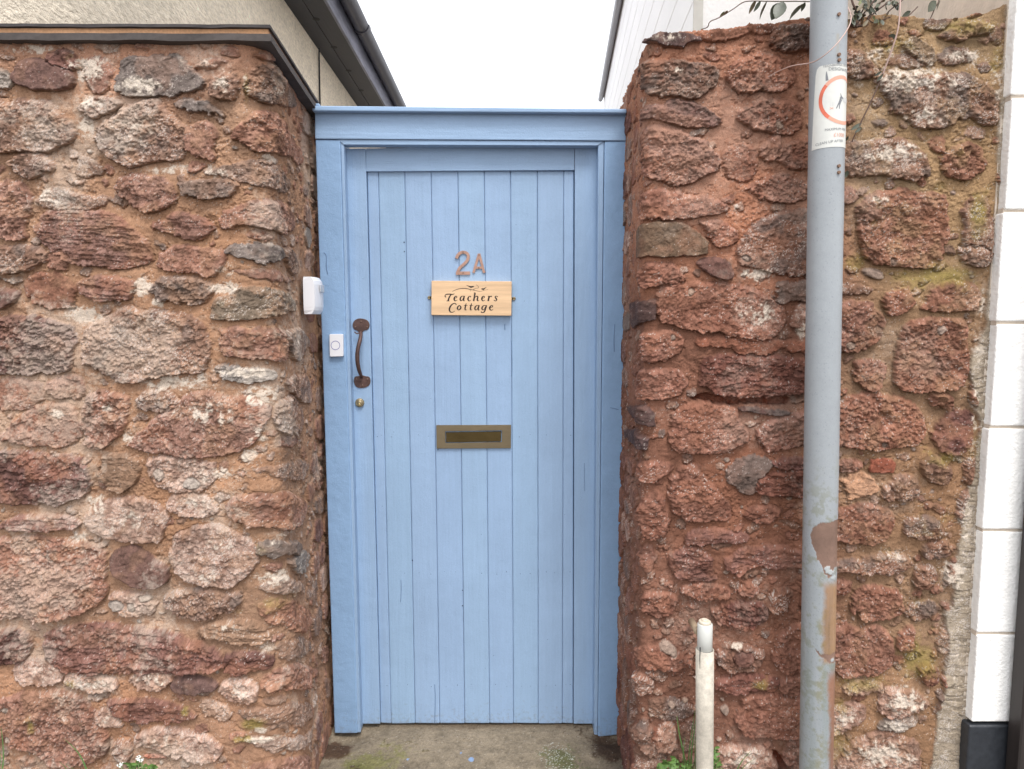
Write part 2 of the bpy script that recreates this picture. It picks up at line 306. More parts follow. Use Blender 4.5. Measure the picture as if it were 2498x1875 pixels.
# ---------------------------------------------------------------- the stones of the two walls
# outlines measured on the photograph; each set has its own scale and origin
ST_LEFT = [
(2.765,0,0,"""
M 120,480 160,425 230,408 330,425 440,455 485,500 480,570 420,588 300,580 180,570 110,545
G 790,420 880,375 1000,395 1100,385 1260,410 1330,480 1390,555 1310,600 1130,635 1000,625 860,645 810,560
W -40,450 60,490 70,560 -40,560
r 590,400 700,390 740,470 700,600 620,600 570,500
D 340,370 440,345 520,400 500,450 400,430
P -120,660 130,680 280,690 420,760 480,830 500,920 440,980 300,1010 120,1020 -120,1050
P 540,720 640,650 760,660 830,710 740,760 620,800
P 700,860 800,780 960,690 1060,680 1130,760 1230,830 1250,900 1210,1040 1120,1060 1000,1060 930,1110 800,1060 720,1000 690,930
R 1250,850 1350,820 1420,880 1460,920 1450,1050 1350,1020 1250,980
G 1200,720 1250,680 1340,700 1480,740 1490,780 1400,775 1260,745
r 1330,450 1420,400 1560,410 1480,450 1380,480
P 1450,600 1500,520 1580,510 1620,580 1580,660 1500,680 1440,640
R 1710,380 1800,340 1880,380 1860,410 1740,405
Q 1680,500 1740,440 1850,460 1940,560 1990,700 1950,720 1850,700 1680,670
R 1570,900 1680,790 1780,740 1870,790 1940,900 2040,1040 2000,1100 1900,1020 1760,1000 1620,940
P 2010,800 2060,750 2110,820 2110,900 2060,890
P 80,1090 200,1050 330,1070 380,1140 300,1170 170,1200 90,1130
R 810,1270 880,1180 1000,1190 1120,1210 1190,1320 1120,1400 1050,1420 920,1380 830,1320
Q 1200,1240 1290,1210 1420,1230 1560,1200 1610,1260 1480,1330 1300,1320
p 1410,1140 1560,1100 1800,1080 1920,1180 1950,1290 1880,1300 1700,1220 1480,1190
S 1060,1520 1130,1470 1260,1450 1430,1510 1400,1560 1280,1610 1130,1570
R 1500,1500 1540,1420 1700,1370 1880,1360 1970,1460 1960,1560 1850,1540 1680,1530 1530,1540
R -80,1250 110,1230 180,1290 180,1400 130,1500 190,1560 100,1590 -80,1560
S 230,1500 300,1420 500,1400 700,1430 820,1500 960,1560 1000,1640 1010,1710 960,1780 700,1790 520,1750 450,1700 300,1640
p 240,1340 400,1260 560,1310 700,1300 720,1370 500,1385 300,1400
p 510,1040 620,1080 680,1140 640,1170 540,1180
W 2035,1580 2060,1530 2080,1600 2060,1659
k 1770,1060 1860,1060 1850,1095 1780,1090
r 1290,1090 1400,1070 1380,1130 1300,1130
r 860,700 930,670 900,720
"""),
(2.765,0,600,"""
P -100,20 150,-10 330,30 340,80 230,130 110,180 -100,150
r 340,60 430,20 490,60 480,140 380,150
O 170,220 260,180 420,190 510,250 520,310 450,400 350,400 220,360 160,290
M -80,290 90,300 110,350 30,400 -80,400
W -60,215 120,215 125,245 30,250
S 540,240 600,205 760,210 930,230 920,340 760,355 600,320
Q 1020,270 1100,200 1280,200 1430,230 1420,320 1350,370 1220,360 1100,340
R 1060,120 1100,40 1250,10 1500,0 1540,70 1500,150 1400,190 1250,140 1080,160
G 1540,40 1620,-10 1850,0 1880,60 1780,100 1700,80
Q 1880,10 1950,10 1990,130 1970,190 1900,110
r 1560,170 1700,150 1900,190 1960,240 1800,230 1640,210
V 1430,390 1560,290 1700,290 1960,340 1950,440 1830,450 1700,470 1550,485 1430,475
D -80,460 140,480 300,490 460,540 490,640 490,780 510,830 380,840 180,840 -80,850
P 560,580 640,500 760,480 860,410 960,440 1120,430 1300,480 1380,560 1420,680 1400,780 1330,850 1180,850 1060,870 900,895 760,860 640,820 570,720
R 1490,560 1560,540 1700,560 1880,580 1900,700 1880,750 1720,720 1600,740 1520,690
Q 1880,560 2000,540 2060,640 2040,700 1960,750 1890,690
W 1470,810 1560,800 1700,820 1810,840 1800,890 1660,895 1520,880
r -60,900 140,890 280,930 330,990 280,1060 120,1070 -60,1080
O 340,910 460,890 560,900 560,1010 450,1030 350,1000
O 20,1260 120,1150 200,1090 400,1070 525,1080 520,1200 520,1280 440,1330 300,1320 140,1330 60,1310
R 570,1080 620,1010 760,990 860,990 880,1050 850,1200 780,1290 700,1350 580,1330 560,1200
P 950,1020 1000,970 1120,970 1200,1010 1180,1060 1080,1090 970,1080
R 920,1280 1060,1170 1150,1100 1240,1020 1400,990 1560,1010 1700,1020 1800,1120 1760,1220 1690,1330 1560,1370 1420,1390 1200,1380 1020,1370 900,1330
P 1850,1050 1940,1010 2000,1100 2000,1200 1960,1280 1870,1260 1840,1150
P 1870,900 1980,850 2060,900 2070,1040 2000,1030 1900,970
T 700,1430 800,1400 930,1420 945,1540 920,1590 860,1640 740,1630 690,1560
K 1000,1440 1120,1410 1350,1440 1460,1460 1440,1560 1350,1640 1200,1640 1030,1600
N 1030,1520 1080,1480 1130,1530 1080,1590
N 1240,1580 1300,1540 1380,1590 1330,1630 1250,1620
D -80,1400 200,1380 380,1410 480,1400 600,1450 610,1560 560,1659 400,1730 200,1720 -80,1700
p 1700,1480 1900,1460 2050,1440 2040,1520 1960,1580 1800,1560
R 2095,1180 2140,1120 2170,1200 2160,1290 2110,1300
r 1850,1330 1900,1260 1970,1300 1960,1350 1880,1360
"""),
(2.459,0,1200,"""
S 20,200 80,150 200,130 340,130 450,140 490,180 420,210 250,215 80,220
K 550,110 600,60 740,50 860,40 960,80 1010,130 1010,220 960,290 850,290 700,270 600,240 540,180
K 1000,30 1100,0 1250,10 1310,60 1300,120 1150,130 1020,100
R 1380,120 1400,40 1500,0 1700,0 1800,60 1790,150 1700,200 1550,200 1430,170
R -100,300 150,270 350,290 560,310 640,370 640,480 600,640 480,720 300,740 120,740 -100,720
M 690,380 760,340 830,330 900,390 1000,430 1010,500 960,550 850,540 740,490 690,440
K 1050,320 1120,240 1280,190 1420,230 1540,320 1550,400 1480,480 1380,545 1240,540 1110,480 1060,420
G 1560,300 1640,285 1750,290 1750,350 1640,370 1560,350
W 1690,400 1770,350 1820,380 1800,450 1740,490 1700,440
k 1560,570 1660,500 1760,540 1780,590 1700,610 1590,590
K 640,650 700,590 850,590 930,640 900,710 820,730 700,700
N 640,660 700,635 750,660 740,700 660,700
N 760,660 810,650 830,690 790,710
N 830,610 900,610 920,640 850,650
P 960,660 1020,600 1120,570 1280,590 1440,590 1440,660 1330,710 1200,745 1080,730 1000,690
r 1520,680 1640,650 1780,680 1830,740 1790,830 1690,810 1600,760
T 1210,810 1330,760 1500,770 1600,830 1560,880 1450,885 1320,870 1220,840
D -80,830 100,820 160,870 150,1000 60,1010 -80,1010
E 240,860 380,800 560,790 800,800 1000,840 1200,870 1350,940 1380,1020 1240,1050 1050,1060 850,1050 600,1060 400,1060 280,1000
D 1380,980 1480,930 1600,950 1620,1000 1540,1050 1420,1050
K 80,1060 160,1010 280,1020 390,1080 340,1140 200,1140 100,1110
K 400,1110 480,1060 600,1080 710,1110 700,1160 560,1170 440,1150
K 770,1110 850,1070 960,1070 1060,1100 1020,1150 880,1160
M 1050,1130 1130,1095 1310,1100 1300,1160 1180,1180 1060,1180
K 1340,1140 1440,1080 1540,1100 1590,1160 1560,1220 1440,1210 1360,1190
R 1600,1080 1680,1020 1820,1040 1800,1120 1740,1170 1620,1150
p 1640,880 1760,860 1820,900 1800,960 1700,990 1650,950
R -80,1260 120,1200 250,1190 420,1200 560,1280 620,1400 670,1500 600,1600 450,1590 350,1600 250,1540 100,1500 -80,1480
K 580,1320 650,1290 710,1340 740,1390 660,1390 600,1370
E 650,1240 740,1210 900,1230 1120,1280 1180,1330 1080,1360 900,1350 720,1330
k 1190,1260 1300,1230 1410,1270 1390,1330 1250,1330
K 830,1440 960,1400 1150,1430 1330,1460 1350,1530 1240,1590 1060,1560 900,1520 800,1510
p 1460,1280 1650,1230 1820,1280 1810,1370 1650,1370 1500,1330
k 1450,1450 1560,1440 1700,1450 1800,1430 1830,1400 1800,1490 1700,1530 1600,1520
R 1520,1600 1680,1570 1790,1580 1780,1700 1540,1720
X 850,1560 1000,1570 1010,1600 880,1590
P 690,1490 760,1480 790,1530 750,1600 700,1580
N 15,1290 45,1275 60,1300 40,1318
N 30,1465 65,1455 75,1480 45,1495
r 1885,960 1940,930 1950,1000 1910,1030
P 1900,1130 1935,1090 1945,1200 1915,1230
"""),
]
ST_RIGHT = [
(2.2164,1500,0,"""
B 130,200 150,180 260,180 380,180 465,185 470,210 400,230 380,255 270,245 130,260
Y 480,180 560,150 740,145 870,150 870,200 760,190 600,215 520,215
Z 820,230 900,150 1070,140 1075,260 950,270 860,260
Q 180,330 260,320 400,330 530,360 540,440 480,500 420,520 330,495 200,500 160,430
R 610,420 650,350 740,295 830,310 940,360 960,440 880,490 700,495 640,460
D 150,600 220,560 350,550 460,570 560,640 540,670 440,670 340,675 200,640
R 660,640 700,590 820,560 960,545 990,620 990,690 900,725 800,700 720,670
R 140,740 200,690 320,720 440,740 560,830 560,900 450,950 340,990 240,970 150,900
r 590,800 680,770 740,800 750,900 700,960 620,950 580,870
R 780,800 840,745 890,760 880,850 790,860
R 910,790 1000,760 1090,760 1090,900 950,890 880,860
R 130,1100 200,1030 380,1040 520,1050 590,1110 540,1140 400,1160 260,1170 140,1160
R 690,1010 780,960 900,945 1040,990 1060,1040 980,1080 880,1070 760,1040
A 130,1230 200,1190 360,1190 440,1240 500,1290 500,1370 300,1385 130,1390
R 450,1200 550,1190 640,1220 630,1310 540,1310 500,1250
P 700,1250 800,1180 900,1150 1050,1140 1110,1160 1110,1400 1060,1460 900,1470 760,1430 690,1420 660,1350
R 1220,1000 1310,1040 1300,1090 1220,1110
P 1200,290 1340,290 1390,370 1380,430 1300,420 1200,400
p 1480,320 1600,290 1680,330 1620,360 1500,360
P 1750,170 1900,120 2040,130 2030,180 1880,210 1760,200
V 1560,230 1640,190 1700,260 1730,320 1690,340 1640,290 1570,270
P 1400,430 1500,390 1700,400 1950,420 2040,520 2050,660 1960,690 1880,620 1760,700 1620,670 1500,640 1480,540
P 1200,800 1330,760 1500,770 1640,790 1710,900 1680,960 1560,960 1400,950 1200,950
R 1760,870 1810,800 1900,790 1980,840 1990,900 1920,950 1820,950
R 1330,1100 1420,1040 1600,1040 1780,1040 1790,1200 1770,1330 1700,1430 1500,1420 1360,1400 1330,1250
P 1890,1080 2000,1040 2030,1150 2030,1400 1950,1440 1890,1350 1880,1200
p 2010,180 2080,160 2090,230 2050,250
p 1750,280 1850,260 1920,290 1900,340 1800,350
N 860,660 890,655 910,690 880,700
"""),
(2.2164,1500,600,"""
R 140,130 190,90 300,100 370,150 380,190 300,200 200,210 150,170
M 450,80 560,60 630,110 620,170 560,160 480,120
R 240,220 420,200 620,220 780,230 900,330 900,420 820,500 700,490 560,460 380,440 250,420 230,300
G 890,260 910,190 1050,180 1100,180 1100,295 920,295 880,290
B 95,310 140,290 225,290 220,390 170,410 110,445 95,400
G 50,400 70,370 92,390 92,450 60,455
R 150,500 200,460 350,475 355,560 280,600 180,615 150,570
R 130,700 200,670 380,680 370,750 300,800 150,800 120,760
O 460,500 520,485 760,500 1040,530 1100,545 1040,595 900,560 760,575 600,560 460,545
E 480,640 560,590 740,600 1040,615 1100,620 1100,780 900,790 760,800 600,790 470,770 460,700
H 380,820 480,795 700,810 960,800 950,870 820,850 660,850 500,845
B 670,870 760,865 950,890 940,912 800,900 680,885
R 310,880 420,850 560,850 655,870 670,950 715,1010 690,1060 560,1090 400,1110 300,1080 300,950
R 790,960 880,930 940,925 1030,880 1100,880 1100,1050 900,1070 830,1090 780,1030
G 600,1180 700,1130 860,1150 850,1190 790,1240 740,1330 680,1330 610,1260
D 870,1150 930,1120 1030,1140 1080,1180 920,1190
E 750,1300 820,1220 1030,1195 1100,1195 1100,1340 900,1350 770,1330
R 300,1250 380,1180 440,1200 530,1310 600,1400 600,1460 480,1480 340,1460 290,1350
B 70,860 180,850 220,900 220,960 160,950 90,900
B 60,990 130,980 185,1030 180,1100 130,1080 70,1040
R 1180,330 1350,300 1420,370 1460,440 1400,520 1280,570 1180,560
p 1180,210 1340,210 1390,230 1340,265 1180,255
R 1430,300 1490,230 1600,220 1620,310 1540,350 1450,350
N 1320,130 1380,115 1450,140 1450,180 1380,170
R 1670,330 1730,220 1820,200 1920,220 1970,300 1960,350 1850,345 1720,340
R 1520,650 1540,520 1600,410 1800,380 1920,400 1880,540 1890,700 1850,760 1650,770 1540,750
R 1290,680 1340,620 1440,620 1450,740 1380,760 1310,730
R 1180,850 1330,800 1460,790 1600,840 1660,930 1650,1040 1540,1080 1350,1070 1180,1050
D 1730,960 1800,910 1920,890 1920,1060 1850,1100 1750,1090 1720,1030
R 1690,810 1760,780 1830,820 1810,880 1720,860
X 1375,1140 1500,1140 1520,1170 1510,1225 1370,1220
Z2 1240,1240 1330,1230 1420,1280 1400,1330 1290,1350 1240,1310
P 1660,1160 1750,1130 1820,1190 1800,1260 1700,1270 1650,1210
P 1460,1290 1530,1240 1620,1250 1640,1330 1560,1370 1470,1350
P 1860,0 2000,0 1990,60 1940,110 1870,50
R 1180,1150 1300,1150 1320,1200 1180,1220
N 1430,1050 1455,1048 1465,1070 1440,1078
N 1240,520 1285,515 1295,545 1255,560
N 1735,440 1770,420 1790,450 1750,485
N 675,60 700,40 735,60 715,85
N 390,235 415,220 432,245 405,270
N 1475,65 1500,55 1510,90 1485,98
N 295,480 318,475 325,500 305,508
N 585,1140 612,1138 618,1160 592,1165
R 130,1180 200,1170 280,1180 270,1230 190,1260 150,1230
r 140,560 100,600 90,680 130,690
"""),
(2.2164,1500,1200,"""
R 140,60 200,0 260,20 280,140 270,220 200,240 160,180
R 130,300 200,290 210,400 150,420
S 300,330 380,295 480,310 520,370 540,440 520,470 420,470 330,430 295,380
R 700,100 780,75 900,80 890,130 800,150 710,140
S 620,360 700,290 900,290 1020,320 1080,320 1080,390 880,400 760,380 700,440 640,420
S 380,230 520,190 720,220 700,260 520,270 390,270
R 360,520 440,490 560,500 620,540 600,580 480,570 380,560
R 140,580 200,550 310,560 300,640 220,670 150,640
R 670,510 740,480 790,510 760,550 690,550
D 480,650 600,610 760,580 830,620 820,680 680,710 560,700
R 110,860 200,820 340,850 410,900 400,940 280,950 120,910
N 240,820 270,795 330,840 335,865 310,875 250,850
P 560,850 650,810 780,840 800,890 740,950 620,950 560,910
M 650,870 700,850 740,880 700,905 660,900
R 860,830 930,740 1000,720 1070,720 1070,940 900,950 860,900
E 550,1020 640,980 860,990 880,1030 780,1060 640,1075 550,1050
R 900,1000 1000,980 1070,980 1070,1080 910,1070
R 660,1160 700,1090 850,1100 990,1100 1060,1110 1060,1290 850,1310 720,1290 670,1230
K 540,1400 620,1360 800,1380 860,1430 870,1540 560,1560
H 850,1390 880,1410 930,1470 960,1520 890,1520 860,1450
R 900,1380 980,1340 1050,1340 1050,1540 970,1540 930,1450
p 200,1130 300,1120 420,1160 430,1220 280,1230 200,1200
N 285,1135 310,1118 330,1145 308,1172
N 238,1205 255,1198 265,1215 245,1222
N 565,1175 595,1148 620,1180 600,1210
N 585,430 600,420 618,435 600,445
N 185,1195 200,1190 200,1215 185,1215
N 360,1115 385,1110 400,1130 370,1140
R 1160,100 1350,60 1490,80 1500,160 1440,260 1300,270 1160,230
P 1560,160 1640,120 1750,150 1780,220 1680,240 1580,210
P 1160,380 1380,350 1520,310 1600,360 1590,400 1450,430 1300,420 1160,440
N 1420,340 1440,325 1465,350 1450,365
N 1285,385 1300,375 1315,395 1300,408
R 1280,560 1350,510 1500,520 1560,560 1550,640 1400,690 1280,640
p 1560,640 1660,590 1740,600 1720,680 1600,690
R 1150,740 1300,720 1460,740 1500,800 1480,920 1380,960 1150,960
R 1540,800 1580,720 1620,740 1620,820 1560,850
K 1240,1020 1350,1000 1440,1030 1420,1070 1300,1080
K 1440,1080 1520,1040 1640,1080 1690,1150 1600,1180 1530,1200 1440,1190
W 1430,1250 1520,1215 1610,1215 1610,1250 1540,1270 1450,1280
K 1150,1170 1260,1130 1350,1160 1340,1210 1240,1280 1150,1270
K 1200,1450 1260,1340 1400,1300 1550,1300 1650,1370 1640,1540 1200,1560
P 1650,290 1760,250 1820,290 1800,340 1700,350
R 1160,480 1260,480 1250,540 1160,540
"""),
]
# pale lichen / limewash blooms: x, y, rx, ry, strength ; same scales and origins
LI_LEFT = [
(2.765,0,0,[(250,330,240,50,.7),(600,470,150,130,.8),(980,570,180,60,1),(620,700,110,60,.8),(580,850,60,100,.9),(1420,400,60,60,.7),(1530,560,80,90,.7),(900,850,220,160,.45),(300,900,200,120,.3),(1130,1150,200,60,.7),(1450,1160,150,60,.6),(330,1330,160,80,.6),(1500,1420,250,80,.35),(1820,1070,50,25,1.3),(1850,600,60,60,.5),(1650,560,30,130,.6)]),
(2.765,0,600,[(970,280,70,90,1),(1080,370,80,50,.8),(560,460,150,70,.9),(1580,170,150,60,.6),(1530,280,100,50,1),(1560,400,160,80,.35),(1150,920,200,60,.9),(1360,880,60,60,.8),(1750,1000,130,80,.8),(1450,1120,300,110,.6),(1750,1250,60,100,.7),(1700,1410,80,70,.9),(1350,1220,250,120,.4),(1480,1520,130,80,.8),(880,1300,90,60,.7),(1640,840,170,40,.9),(400,1120,45,28,1.1),(720,1070,80,50,.6),(1980,620,60,80,.5)]),
(2.459,0,1200,[(780,150,200,90,.5),(580,60,80,80,.7),(480,270,60,40,.8),(1200,60,150,60,.5),(1550,100,150,70,.35),(1350,300,150,60,.6),(1260,480,130,60,.6),(1640,500,120,60,.7),(1700,230,150,80,.5),(1400,790,120,50,.6),(250,1070,150,50,.6),(550,1120,150,50,.6),(900,1100,120,50,.6),(1450,1150,100,60,.6),(350,1350,200,150,.3),(650,1340,60,50,.5),(1000,1470,280,60,.45),(1570,1450,110,25,.9),(300,380,200,80,.35),(1600,900,60,70,.6),(1850,400,60,200,.35),(1570,1390,50,30,.9)]),
]
LI_RIGHT = [
(2.2164,1500,0,[(300,210,120,30,.6),(1600,430,300,120,.7),(1450,300,200,60,.6),(1850,310,180,60,.7),(1500,820,200,70,.8),(1650,620,150,80,.6),(1420,1070,90,30,.6),(650,1110,40,90,.45),(2070,450,50,250,.6),(340,375,40,20,.8)]),
(2.2164,1500,600,[(780,150,110,40,.9),(770,350,150,110,.6),(1020,450,50,70,.8),(1350,450,150,100,.4),(1960,560,45,150,.7),(1980,330,30,150,.6),(1940,900,40,400,.55)]),
(2.2164,1500,1200,[(1500,340,120,40,.5),(1560,1120,150,80,.8),(1250,1200,100,60,.6),(1430,1400,200,90,.8),(1520,1245,90,30,.9),(700,1420,150,60,.7),(1890,150,60,200,.7),(1830,450,60,120,.8),(1830,900,60,300,.5),(1800,1300,60,200,.45),(660,820,60,15,.8)]),
]
# algae (yellow green)
AL_LEFT = [(2.765,0,600,[(1500,400,120,60,.4)]),
(2.459,0,1200,[(1540,1350,70,45,1.2),(1480,1450,60,22,1.2),(430,1140,50,30,.8),(200,1380,25,60,.8),(1640,660,150,60,.6),(1120,1300,25,25,.8),(1450,700,60,40,.4),(1570,320,40,60,.5),(500,1370,25,25,.7)]),
(2.765,0,0,[(1660,560,25,120,.6),(440,380,120,50,.5)])]
AL_RIGHT = [(2.2164,1500,0,[(1900,150,180,60,.8),(1950,1150,60,150,.9),(1500,250,200,60,.5),(2060,280,50,150,.5),(1850,830,60,60,.5),(1400,1150,60,150,.3),(1750,1000,150,60,.3)]),
(2.2164,1500,600,[(1750,170,250,80,.8),(1310,90,90,60,.7),(1760,1140,120,50,.8),(1950,1000,60,300,.4)]),
(2.2164,1500,1200,[(1640,900,110,110,.9),(1330,1030,130,50,.9),(1220,1150,60,50,.6),(1200,1350,110,110,.6),(1700,180,120,150,.4),(780,1030,50,30,.7),(1450,330,100,40,.3),(1700,650,80,300,.35)])]
# ---------------------------------------------------------------- stone walls: relief modelled stone by stone


WALB = .84
# colour, height mm, edge mm, roughness (coarse, fine, grain, strata) mm, white speck density
KIND = {
 'R': ((168,122,104), 15, 8, (5,3.0,2.2,0), .035), 'r': ((172,124,104), 6, 10, (3,2.2,1.6,0), .03),
 'P': ((166,129,110), 16, 9, (4,2.6,3.2,0), .12), 'p': ((164,132,114), 6, 10, (3,2,2,0), .10),
 'Q': ((146,120,106), 17, 7, (6,3.0,2.0,2), .05), 'G': ((142,128,120), 13, 4, (3,1.0,.3,0), .02),
 'M': ((130,98,90), 20, 9, (2,.5,.1,0), .004), 'D': ((130,90,82), 14, 6, (5,3.6,2.8,3), .015),
 'E': ((144,100,88), 16, 8, (5,2.6,2.2,5), .02), 'S': ((156,114,102), 14, 6, (3,2.2,1.0,6), .03),
 'T': ((165,132,108), 15, 6, (2,1.2,.6,5), .03), 'K': ((202,164,144), 13, 9, (4,2.2,2.4,0), .10),
 'k': ((194,162,142), 6, 9, (3,2,2,0), .12), 'N': ((190,170,154), 11, 8, (1,.2,0,0), 0),
 'W': ((162,154,146), 12, 4, (3,1.6,.6,3), .16), 'V': ((148,130,110), 13, 5, (3,2,1,3), .10),
 'O': ((166,112,90), 9, 7, (4,1.4,.6,0), .012), 'B': ((104,88,88), 20, 3, (3,1,.4,2), .02),
 'A': ((128,112,92), 16, 3, (2,1,.3,0), .01), 'X': ((196,118,90), 9, 3, (1,.8,.4,0), .01),
 'Z2': ((232,180,138), 10, 4, (2,.8,.2,0), .01), 'Y': ((144,106,92), 12, 5, (6,3,2,4), .05),
 'Z': ((116,96,88), 22, 5, (7,3.4,2.4,3), .05), 'H': ((158,84,56), -34, 6, (4,2,1,0), .0),
}
def build_wall(name, path, rc, ztop, sets, lich, alg, mort, ds, seed, extra=None, autofill=None, batter=None, jfade=None, pale=0., tint=np.ones(3, np.float32), parent=None, topdepth=.32):
    # --- densify the plan path with rounded corner
    P = [np.array(p, float) for p in path]; pts = []
    a, b, c = P; d1 = (a-b)/np.linalg.norm(a-b); d2 = (c-b)/np.linalg.norm(c-b)
    s, e = b+d1*rc, b+d2*rc
    n1_ = max(2, int(np.linalg.norm(a-s)/ds)); n2_ = max(2, int(rc*1.6/ds)); n3_ = max(2, int(np.linalg.norm(c-e)/ds))
    for t in np.linspace(0, 1, n1_, endpoint=False): pts.append(a+(s-a)*t)
    for t in np.linspace(0, 1, n2_, endpoint=False): pts.append((1-t)**2*s+2*t*(1-t)*b+t*t*e)
    for t in np.linspace(0, 1, n3_+1): pts.append(e+(c-e)*t)
    pts = np.array(pts); seg = np.linalg.norm(np.diff(pts, axis=0), axis=1); ua = np.concatenate([[0], np.cumsum(seg)])
    tang = np.gradient(pts, axis=0); tang /= np.linalg.norm(tang, axis=1)[:, None]; nor = np.stack([tang[:, 1], -tang[:, 0]], 1)
    def to_uz(px, py):
        rx, ry, rz = ray(px, py)
        A = pts[:-1]; Dv = pts[1:]-A; den = rx*Dv[:, 1]-ry*Dv[:, 0]
        den = np.where(np.abs(den) < 1e-9, 1e-9, den)
        t = (A[:, 0]*Dv[:, 1]-A[:, 1]*Dv[:, 0])/den; q = (A[:, 0]*ry-A[:, 1]*rx)/den
        ok = (t > 0) & (q >= -1e-6) & (q <= 1+1e-6)
        if not ok.any():                                       # beyond an end: carry the end segment on
            i = 0 if abs(px-1249) > 0 and ((pts[0, 0] < 0) == (px < 1249)) and path[0][0] < -1 else len(t)-1
            if path[0][1] > 2.3 and px < 1600: i = 0
        else: i = np.where(ok)[0][np.argmin(t[ok])]
        return ua[i]+q[i]*seg[i], CH+rz*t[i]
    zmax = max(ztop(ua.min()), ztop(ua.max()))+.06
    nz_ = int((zmax+.05)/ds); z0 = np.linspace(-.05, zmax, nz_); dz = z0[1]-z0[0]
    U, Z = np.meshgrid(ua, z0, indexing='ij'); U = U.astype(np.float32); Z = Z.astype(np.float32)
    n0 = fbm(U, Z, 3, 3, seed); nA = fbm(U, Z, 14, 4, seed+10); nB = fbm(U, Z, 55, 4, seed+20, gain=.65)
    nC = fbm(U, Z, 150, 3, seed+30, gain=.7); nS = fbm(U, Z+.06*U, 60, 4, seed+40, sx=.22, sy=1.5, gain=.65)
    w1, wid = worley(U, Z, 105, seed+50); w2, wid2 = worley(U, Z, 45, seed+51)
    hsh = np.random.RandomState(seed+60).rand(*U.shape).astype(np.float32)
    fw, fid = worley(U*.8+.006*nB+.01*nA, Z*1.5+.005*nB, 30, seed+57)
    nE = fbm(U, Z, 22, 3, seed+75); nR = fbm(U, Z*1.4, 38, 3, seed+85)
    gcol = fbm(U, Z, 9, 3, seed+70); gcol2 = fbm(U, Z, 30, 4, seed+80, gain=.7)
    # --- mortar
    H = 6*n0+4.2*nA+1.3*nB+.5*nC-2.2*np.clip(nE-.55, 0, 1)-3*sstep(.72, .8, gcol2)
    w3_, _i3 = worley(U, Z, 28, seed+53); H -= 3.0*sstep(.075, .03, w3_)*sstep(0, .5, n0+.2)
    mc = np.stack([np.asarray(mort(U, Z, k), np.float32) for k in range(3)], -1)*.88
    tn = np.array([.06, 0, -.06], np.float32)*np.clip(n0, -1, 1)[..., None]
    rp = sstep(.15, .6, fbm(U, Z, 6, 3, seed+120)); H += rp*(1.6*nB+1.6*nC+1.2*nR)
    dr = fbm(U, Z, 30, 3, seed+130, sx=.3, sy=1.6); H += 1.3*dr*(1-rp)
    hair = np.clip(.035-np.abs(fbm(U, Z, 7, 4, seed+140)), 0, .035)/.035*sstep(.2, .5, fbm(U, Z, 4, 2, seed+150)); H -= 2.5*hair
    C = mc*(1+.15*gcol+.13*gcol2+.08*nC)[..., None]*(1+tn)
    M = np.zeros_like(U); SP = np.full_like(U, .012)
    S = []
    for sc, ox, oy, txt in sets:
        for ln in txt.strip().split('\n'):
            f = ln.split(); S.append((f[0], [to_uz(ox+float(q.split(',')[0])/sc, oy+float(q.split(',')[1])/sc) for q in f[1:]]))
    rs = random.Random(seed)
    def stone(kind, poly):
        col, hh, ed, rg, sp = KIND[kind]; p = np.array(poly, np.float32)
        if kind not in ('B', 'A', 'X'):
            c0 = p.mean(0); r_ = p-c0; ln0 = np.linalg.norm(r_, axis=1)[:, None]+1e-6; p = c0+r_*(1+(.011 if kind not in 'NH' else .002)/ln0)
            for _ in range(1 if kind in 'GW' else 2):
                q = np.roll(p, -1, 0); p = np.stack([p*.75+q*.25, p*.25+q*.75], 1).reshape(-1, 2)
        i0 = np.searchsorted(ua, p[:, 0].min()-.012); i1 = np.searchsorted(ua, p[:, 0].max()+.012)
        j0 = max(0, int((p[:, 1].min()-.012-z0[0])/dz)); j1 = min(nz_, int((p[:, 1].max()+.012-z0[0])/dz)+1)
        if i1-i0 < 2 or j1-j0 < 2: return
        sl = (slice(i0, i1), slice(j0, j1)); x = U[sl]; y = Z[sl]
        ww = .15 if kind == 'N' else (.55 if kind in 'MBAX' else 1)
        wx = x+(.010*nA[sl]+.0065*nB[sl]+.0018*nC[sl])*ww; wy = y+(.006*gcol[sl]+.0060*gcol2[sl]+.0018*nC[sl])*ww
        best = np.full(x.shape, 9., np.float32); ins = np.zeros(x.shape, bool)
        for (ax, ay), (bx, by) in zip(p, np.roll(p, -1, 0)):
            ex, ey = bx-ax, by-ay; t = np.clip(((wx-ax)*ex+(wy-ay)*ey)/(ex*ex+ey*ey+1e-12), 0, 1)
            best = np.minimum(best, np.hypot(wx-ax-t*ex, wy-ay-t*ey))
            cr = ((ay > wy) != (by > wy)) & (wx < (bx-ax)*(wy-ay)/(by-ay+1e-12)+ax); ins ^= cr
        d = np.where(ins, best, -best)*1000                   # mm
        if kind not in 'NMBH': d = d-5.5*np.clip(nE[sl]+.15, 0, 1)*(1-.7*np.clip(-(y-p[:, 1].mean())/max(.01, np.ptp(p[:, 1])/2), 0, 1))
        cz = p[:, 1].mean(); hz = max(.01, np.ptp(p[:, 1])/2)
        lowf = np.clip((cz-y)/hz, -1, 1)                      # +1 at the lower edge
        edw = ed*(1-.55*np.clip(lowf, 0, 1)+1.1*np.clip(-lowf, 0, 1))*.9
        prof = np.clip(d/edw, 0, 1); prof = 1-(1-prof)**2.2
        tilt = rs.uniform(-.1, .35)*hh*lowf; lean = rs.uniform(-.15, .15)*hh*np.clip((x-p[:, 0].mean())/(np.ptp(p[:, 0])/2+1e-3), -1, 1)
        k = min(1, np.ptp(p[:, 1])/.05, np.ptp(p[:, 0])/.05)**.5
        gr = (.55-w1)*rg[2]*1.5*(.5+wid)
        crk = np.clip(.10-np.abs(nR[sl]), 0, .1)*10
